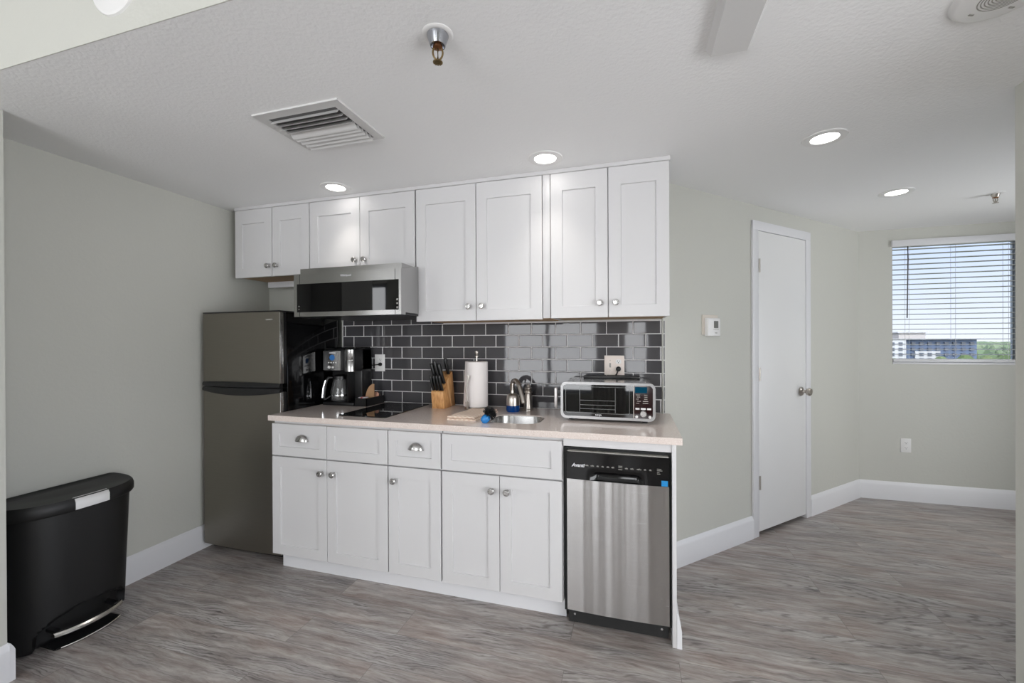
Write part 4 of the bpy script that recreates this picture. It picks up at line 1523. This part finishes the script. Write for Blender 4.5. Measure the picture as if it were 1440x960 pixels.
def sprinkler(x, y, label, fl, cup_r, drop, mats, rot):
    t = thing('fire_sprinkler', label, 'sprinkler', (x, y, H), rot)
    part('flange', lathe(BM(), [(cup_r, 0), (cup_r, -.004), (fl - .004, -.004), (fl, -.001), (fl, 0)], (0, 0, 0), seg=36, cap=False), M['white'], t, True)
    part('cup', lathe(BM(), [(cup_r, .0), (cup_r, -.006), (cup_r * .97, -.010), (cup_r * .70, -.030 * drop / .075), (cup_r * .62, -.030 * drop / .075), (cup_r * .5, -.022 * drop / .075), (0, -.022 * drop / .075)], (0, 0, 0), seg=30), mats[0], t, True)
    d = drop
    part('thread', lathe(BM(), [(0, -d * .25), (.011, -d * .28), (.011, -d * .36), (.014, -d * .38), (.014, -d * .46), (.008, -d * .5), (0, -d * .5)], (0, 0, 0), seg=14), M['copper'], t, True)
    bm = BM()
    for s_ in (-1, 1):
        tube(bm, [(s_ * .010, 0, -d * .44), (s_ * .0145, 0, -d * .60), (s_ * .012, 0, -d * .76), (s_ * .003, 0, -d * .90)], .0028, 8, smooth=4)
    tube(bm, [(0, 0, -d * .46), (0, 0, -d * .90)], .0035, 8)
    lathe(bm, [(0, -d * .92), (.006, -d * .90), (.004, -d * .84), (0, -d * .84)], (0, 0, 0), seg=12)
    part('yoke', bm, mats[1], t, True)
    bm = BM()
    lathe(bm, [(0, -d * .93), (.005, -d * .93), (.005, -d * .955), (0, -d * .955)], (0, 0, 0), seg=12)
    for i in range(12):
        a_ = 2 * PI * i / 12
        box(bm, .003, .0145, -.0022, .0022, -d * .955 - .0008, -d * .94, m=Matrix.Rotation(a_, 4, 'Z'))
    part('deflector', bm, mats[1], t, True)


sprinkler(-.735, -1.425, 'brass fire sprinkler in a chrome cup hanging from the ceiling near the camera', .046, .032, .088, (M['cupchrome'], M['brass']), .4)
sprinkler(2.018, .815, 'small fire sprinkler on the far ceiling by the window', .042, .020, .062, (M['nickel'], M['nickel']), .3)

# air vent
VX0, VX1, VY0, VY1 = -1.652, -1.243, -1.240, -.928
vt = thing('air_vent', 'square white louvred air vent in the kitchen ceiling', 'vent', ((VX0 + VX1) / 2, (VY0 + VY1) / 2, H))
bm = BM()
IX0, IX1, IY0, IY1 = VX0 + .038, VX1 - .040, VY0 + .040, VY1 - .022
ringframe(bm, [(VX0, VY0), (VX1, VY0), (VX1, VY1), (VX0, VY1)], [(IX0, IY0), (IX1, IY0), (IX1, IY1), (IX0, IY1)], H - .007, H, 'z')
part('frame', bm, M['vent'], vt, ang=20)
part('duct', box(BM(), IX0 - .002, IX1 + .002, IY0 - .002, IY1 + .002, H - .0018, H - .0004), plain('grey_duct', srgb(96, 95, 94), .6), vt)
nb = 9
for i in range(nb):
    yc = IY0 + (IY1 - IY0) * (i + .5) / nb
    sgn = -1 if i < 4 else 1
    if i == 4: sgn = 1
    w_ = .020 if i != 4 else .026
    pr_ = []
    for j in range(6):
        t = j / 5
        # curved blade: near its root it is vertical, its lip turns sideways
        pr_.append((yc + sgn * (-.010 + w_ * t), H - .003 - .0215 * math.sin(t * PI / 2)))
    poly = pr_ + [(y_ + .0004, z_ + .0014) for y_, z_ in reversed(pr_)]
    part('slat', prism(BM(), poly, IX0 + .001, IX1 - .001, 'x'), M['vent'], vt, ang=60)

# shallow box running along the ceiling towards the living area
bm = BM()
prism(bm, [(.046, H), (.062, H - .024), (.164, H - .024), (.178, H)], YS + .002, -1.120, 'y')
solo('ceiling_box', bm, M['vent'], (.11, -1.4, H - .024), 'long flat white box fixed to the ceiling near the top edge', 'cover')

# ceiling speaker
SPX, SPY = .770, -1.138
spk = thing('ceiling_speaker', 'round white ceiling speaker with a slotted grille', 'speaker', (SPX, SPY, H))
part('housing', lathe(BM(), [(0, -.013), (.090, -.013), (.098, -.011), (.104, -.005), (.106, 0), (0, 0)], (SPX, SPY, H), seg=56), M['white'], spk)
bm = BM()
for k_ in range(7):
    r_ = .008 + k_ * .0068
    lathe(bm, [(r_, -.0132), (r_, -.0138), (r_ + .0026, -.0138), (r_ + .0026, -.0132)], (SPX, SPY, H), seg=40, cap=False)
part('grille_slots', bm, M['textgrey'], spk)
bm = BM()
for x, y, a_ in ((.733, -1.082, .35), (.818, -1.085, .35)):
    box(bm, -.007, .007, -.0025, .0025, H - .0146, H - .0128, m=Matrix.Translation((x, y, 0)) @ Matrix.Rotation(a_, 4, 'Z'))
part('screw_slot', bm, M['textgrey'], spk)

# round cover on the soffit
sc_ = thing('soffit_cover', 'round white cover plate on the green soffit at top left', 'cover plate', (-1.652, YS - .003, 2.398))
YF = YS - .003
part('plate', lathe(BM(), [(0, .010), (.086, .010), (.094, .006), (.096, 0), (0, 0)], (-1.652, YF, 2.402), (0, -1, 0), 48), M['white'], sc_)
part('centre_cap', lathe(BM(), [(0, .022), (.040, .022), (.050, .018), (.052, .010), (0, .010)], (-1.652, YF, 2.402), (0, -1, 0), 40), M['vent'], sc_)

# ------------------------------------------------------------------ pedal bin
BXC, BYC = XL + .004, -1.275
tb_ = thing('pedal_bin', 'tall black half-round pedal bin against the left wall', 'bin', (BXC + .13, BYC, 0))


def dshape(D, Wd, n=44, e=2.75):
    """flat back on x=0, bowed front; n+1 points from the right end to the left end"""
    pts = []
    for i in range(n + 1):
        a_ = -PI / 2 + PI * i / n
        c_, s_ = max(0.0, math.cos(a_)), math.sin(a_)
        pts.append((.020 + (D - .020) * c_ ** (2 / e), Wd / 2 * math.copysign(abs(s_) ** (2 / e), s_)))
    return [(0, -Wd / 2 + .012)] + pts + [(0, Wd / 2 - .012)]


def smooth(a_, b_, x):
    t = max(0, min(1, (x - a_) / (b_ - a_))); return t * t * (3 - 2 * t)


bm = BM()
zs = [0.008] + [.02 + .01 * i for i in range(24)] + [.28, .34, .40, .46, .52, .57, .603]
rings = []
for z in zs:
    t = z / .60
    D_, W_ = .264 + .028 * t, .466 + .036 * t
    if z < .02: D_ -= .006; W_ -= .012
    rg = []
    for x, y in dshape(D_, W_):
        # arched toe recess at the front
        aw = .150; arch = .045 + .105 * max(0, 1 - (abs(y - .02) / .185) ** 2) ** .5 if abs(y - .02) < .185 else 0
        inside = smooth(0, .018, arch - z) * smooth(.185, .150, abs(y - .02)) if x > D_ * .55 else 0
        rg.append(bm.verts.new((BXC + x - .045 * inside, BYC + y, z)))
    rings.append(rg)
for A_, B_ in zip(rings, rings[1:]):
    for i in range(len(A_)):
        bm.faces.new([A_[i], A_[(i + 1) % len(A_)], B_[(i + 1) % len(B_)], B_[i]])
bm.faces.new(rings[0]); bm.faces.new(rings[-1])
part('body', bm, M['binplastic'], tb_, ang=50)
bm = BM(); rings = []
for D_, W_, z in ((.292, .500, .590), (.304, .522, .588), (.310, .530, .596), (.310, .530, .622), (.305, .522, .636), (.294, .505, .644), (.282, .485, .644), (.276, .475, .641), (.10, .20, .645)):
    off = (.302 - D_) * .0
    rings.append([bm.verts.new((BXC + x + (.0 if z < .64 else (.31 - D_) * .45), BYC + y, z)) for x, y in dshape(D_, W_)])
for A_, B_ in zip(rings, rings[1:]):
    for i in range(len(A_)):
        bm.faces.new([A_[i], A_[(i + 1) % len(A_)], B_[(i + 1) % len(B_)], B_[i]])
bm.faces.new(rings[0]); bm.faces.new(rings[-1])
part('lid', bm, M['binplastic'], tb_, ang=50)


def front_x(y, D_, W_, e=2.75):
    s_ = min(1, abs(y) / (W_ / 2)) ** (e / 2)
    c_ = math.sqrt(max(0, 1 - s_ * s_))
    return .020 + (D_ - .020) * c_ ** (2 / e)


bm = BM(); rows = []
for i in range(11):
    y = -.055 + .125 * i / 10
    fx_ = front_x(y, .310, .530)
    q = [(fx_ - .022, .6415), (fx_ - .020, .6455), (fx_ - .004, .640), (fx_ + .003, .628), (fx_ + .003, .594), (fx_ - .001, .592)]
    rows.append([bm.verts.new((BXC + x, BYC + y, z)) for x, z in q])
for A_, B_ in zip(rows, rows[1:]):
    for j in range(len(A_)):
        bm.faces.new([A_[j], A_[(j + 1) % len(A_)], B_[(j + 1) % len(B_)], B_[j]])
bm.faces.new(rows[0]); bm.faces.new(rows[-1])
part('lid_clip', bm, plain('matt_steel_clip', (.80, .80, .80, 1), .42, .7), tb_, label='silver clip on the lid edge')
bm = BM()
pts = []
for i in range(15):
    y = -.125 + .250 * i / 14
    pts.append((BXC + front_x(y, .262, .446) + .046 + .014 * (1 - (2 * i / 14 - 1) ** 2), BYC + y + .005, .070))
rows = []
for i, p in enumerate(pts):
    w_ = .014
    rows.append([bm.verts.new(q) for q in ((p[0] - .020, p[1], p[2] + .009), (p[0] - .004, p[1], p[2] + .010), (p[0] + .003, p[1], p[2] + .004), (p[0] + .003, p[1], p[2] - .006), (p[0] - .002, p[1], p[2] - .009), (p[0] - .020, p[1], p[2] - .008))])
for A_, B_ in zip(rows, rows[1:]):
    for j in range(6):
        bm.faces.new([A_[j], A_[(j + 1) % 6], B_[(j + 1) % 6], B_[j]])
bm.faces.new(rows[0]); bm.faces.new(rows[-1])
part('pedal', bm, M['steelbar'], tb_, label='curved steel pedal bar')
bm = BM()
for y in (-.10, .11):
    box(bm, BXC + .185, BXC + .286, BYC + y - .010, BYC + y + .010, .068, .082)
part('pedal_arm', bm, M['black'], tb_)
bm = BM(); A_, B_ = [], []
ptsf = []
for i in range(15):
    y = -.120 + .240 * i / 14
    ptsf.append((BXC + front_x(y, .262, .446) + .034 + .014 * (1 - (2 * i / 14 - 1) ** 2), BYC + y + .005))
prism(bm, [(BXC + .17, BYC + .125)] + [(BXC + .17, BYC - .115)] + ptsf, .001, .008, 'z')
bp_ = part('base_plate', bm, M['black'], tb_)
bm = BM(); tube(bm, [(x, y, .006) for x, y in ptsf], .0035, 6)
part('base_edge', bm, M['steelbar'], tb_, label='thin bright edge of the base plate')

# ------------------------------------------------------------------ window blind
bl = thing('window_blind', 'white slatted blind hanging in the far window', 'blind', (2.32, YW + .03, 1.14))
part('headrail', box(BM(), WX0 - .010, WX1 - .006, YW - .022, YW + .045, 2.102, 2.156, .003), M['trim'], bl)
bm = BM()
nsl = 22
for i in range(nsl):
    z = 2.080 - i * .0415
    if z < 1.185: break
    pr_ = []
    for j in range(7):
        t = j / 6
        pr_.append((YW - .008 + .050 * t, z + .0035 * math.sin(t * PI)))
    poly = pr_ + [(y_, z_ + .0026) for y_, z_ in reversed(pr_)]
    part('slat', prism(BM(), poly, WX0 + .004, WX1 - .008, 'x'), M['slat'], bl)
bm.free()
part('bottom_rail', box(BM(), WX0 + .004, WX1 - .008, YW - .010, YW + .042, 1.150, 1.176, .004), M['trim'], bl)
bm = BM()
for x in (2.005, 2.31, 2.64):
    for y in (YW - .0095, YW + .0435):
        box(bm, x - .0008, x + .0008, y - .0006, y + .0006, 1.16, 2.11)
part('ladder_cord', bm, M['cord'], bl)
bm = BM(); tube(bm, [(1.990, YW - .024, 2.10), (1.989, YW - .028, 2.0), (1.984, YW - .026, 1.512)], .0042, 8)
part('tilt_wand', bm, M['wand'], bl)

# ------------------------------------------------------------------ outside the far window
GZ = -30.0
struct('ground', box(BM(), -400, 2600, 30, 3200, GZ - 1, GZ), M['sand'])
wd = BM(); rw = random.Random(11)
nx_, ny_ = 90, 46
Gd = []
for j in range(ny_ + 1):
    y = 470 + 2600 * (j / ny_) ** 1.7
    row = []
    for i in range(nx_ + 1):
        x = y * (.25 + .75 * i / nx_)
        row.append(wd.verts.new((x, y + rw.uniform(-8, 8), GZ + 9 + rw.uniform(0, 1) ** 1.5 * 14)))
    Gd.append(row)
for j in range(ny_):
    for i in range(nx_):
        wd.faces.new([Gd[j][i], Gd[j][i + 1], Gd[j + 1][i + 1], Gd[j + 1][i]])
skirt = [wd.verts.new((v_.co.x, v_.co.y - 6, GZ)) for v_ in Gd[0]]
for i in range(nx_):
    wd.faces.new([skirt[i], skirt[i + 1], Gd[0][i + 1], Gd[0][i]])
solo('woodland', wd, M['wood'], (600, 900, GZ), 'low green woodland stretching to the horizon beyond the window', 'woodland', kind='stuff', ang=20)

# hotel-like block
bd = thing('apartment_building', 'long blue and white building seen low through the blind', 'building', (200, 315, GZ))
part('main_block', box(BM(), 153, 188, 300, 318, GZ, 1.6), M['bluewall'], bd)
part('white_wing', box(BM(), 138, 153, 296, 316, GZ, 1.4), M['whitewall'], bd)
part('roof_slab', box(BM(), 139.5, 188.5, 295.5, 318.5, 1.4, 2.1), M['whitewall'], bd)
part('roof_plant', box(BM(), 153, 166, 303, 312, 2.1, 5.6), M['roofgrey'], bd)
part('roof_cap', box(BM(), 152, 167, 302, 313, 5.6, 6.2), M['whitewall'], bd)
part('white_band', box(BM(), 159, 171, 299.4, 300.2, GZ, -5.2), M['whitewall'], bd)
wmesh = None
for fl in range(4):
    for k_ in range(12):
        x = 142.5 + k_ * 3.9
        y = 295.8 if x < 153 else 299.1
        z = -1.9 - fl * 3.1
        if wmesh is None:
            wmesh = part('window', box(BM(), -.9, .9, -.15, .4, 0, 1.8), M['farglass'], bd, True)
            o = wmesh
        else:
            o = wmesh.copy(); COL.objects.link(o); o.parent = bd
        o.location = (x - 200, y - 315, z - GZ)

# round trees in front of the woodland
def crown_mesh(seed):
    bm = BM()
    r_ = random.Random(seed)
    for c_, s_ in (((0, 0, 9), 4.6), ((2.6, .8, 8), 3.4), ((-2.5, -.6, 7.8), 3.5), ((.4, -2.4, 8.2), 3.2), ((-.3, 2.3, 8.6), 3.2), ((.8, .2, 11.4), 3.0)):
        ret = bmesh.ops.create_icosphere(bm, subdivisions=2, radius=s_)
        for v_ in ret['verts']:
            v_.co = v_.co * r_.uniform(.86, 1.14) + Vector(c_)
    return bm


tree0 = None
tr_r = random.Random(21)
spots = []
for i in range(4000):
    if len(spots) >= 34: break
    y = tr_r.uniform(330, 452)
    x = y * tr_r.uniform(.49, .665)
    if x < 200: continue
    if any((x - q[0]) ** 2 + (y - q[1]) ** 2 < 15 ** 2 for q in spots): continue
    spots.append((x, y))
for x, y in spots:
    sc = tr_r.uniform(.85, 1.1)
    zb = GZ + 4
    if tree0 is None:
        tree0 = thing('tree', 'round green tree among the treetops seen through the far window', 'tree', (0, 0, 0), group='trees beyond the far window')
        kids0 = [part('crown', crown_mesh(4), M['leaf'], tree0, True, ang=20), part('trunk', lathe(BM(), [(.45, 0), (.3, 7), (0, 7)], (0, 0, 0), seg=8), M['bark'], tree0, True)]
        o = tree0
    else:
        o = tree0.copy(); COL.objects.link(o)
        for c_ in kids0:
            d_ = c_.copy(); COL.objects.link(d_); d_.parent = o
    o.matrix_world = Matrix.Translation((x, y, zb)) @ Matrix.Rotation(tr_r.uniform(0, 6), 4, 'Z') @ Matrix.Scale(sc, 4)
for x, y in ((139, 280), (155, 272), (171, 281), (186, 274), (201, 283)):
    o = tree0.copy(); COL.objects.link(o)
    o['label'] = 'green treetop rising in front of the blue and white building'; o['group'] = 'trees before the building'
    for c_ in kids0:
        d_ = c_.copy(); COL.objects.link(d_); d_.parent = o
    o.matrix_world = Matrix.Translation((x, y, GZ + 6.5)) @ Matrix.Rotation(tr_r.uniform(0, 6), 4, 'Z') @ Matrix.Scale(tr_r.uniform(1.0, 1.2), 4)
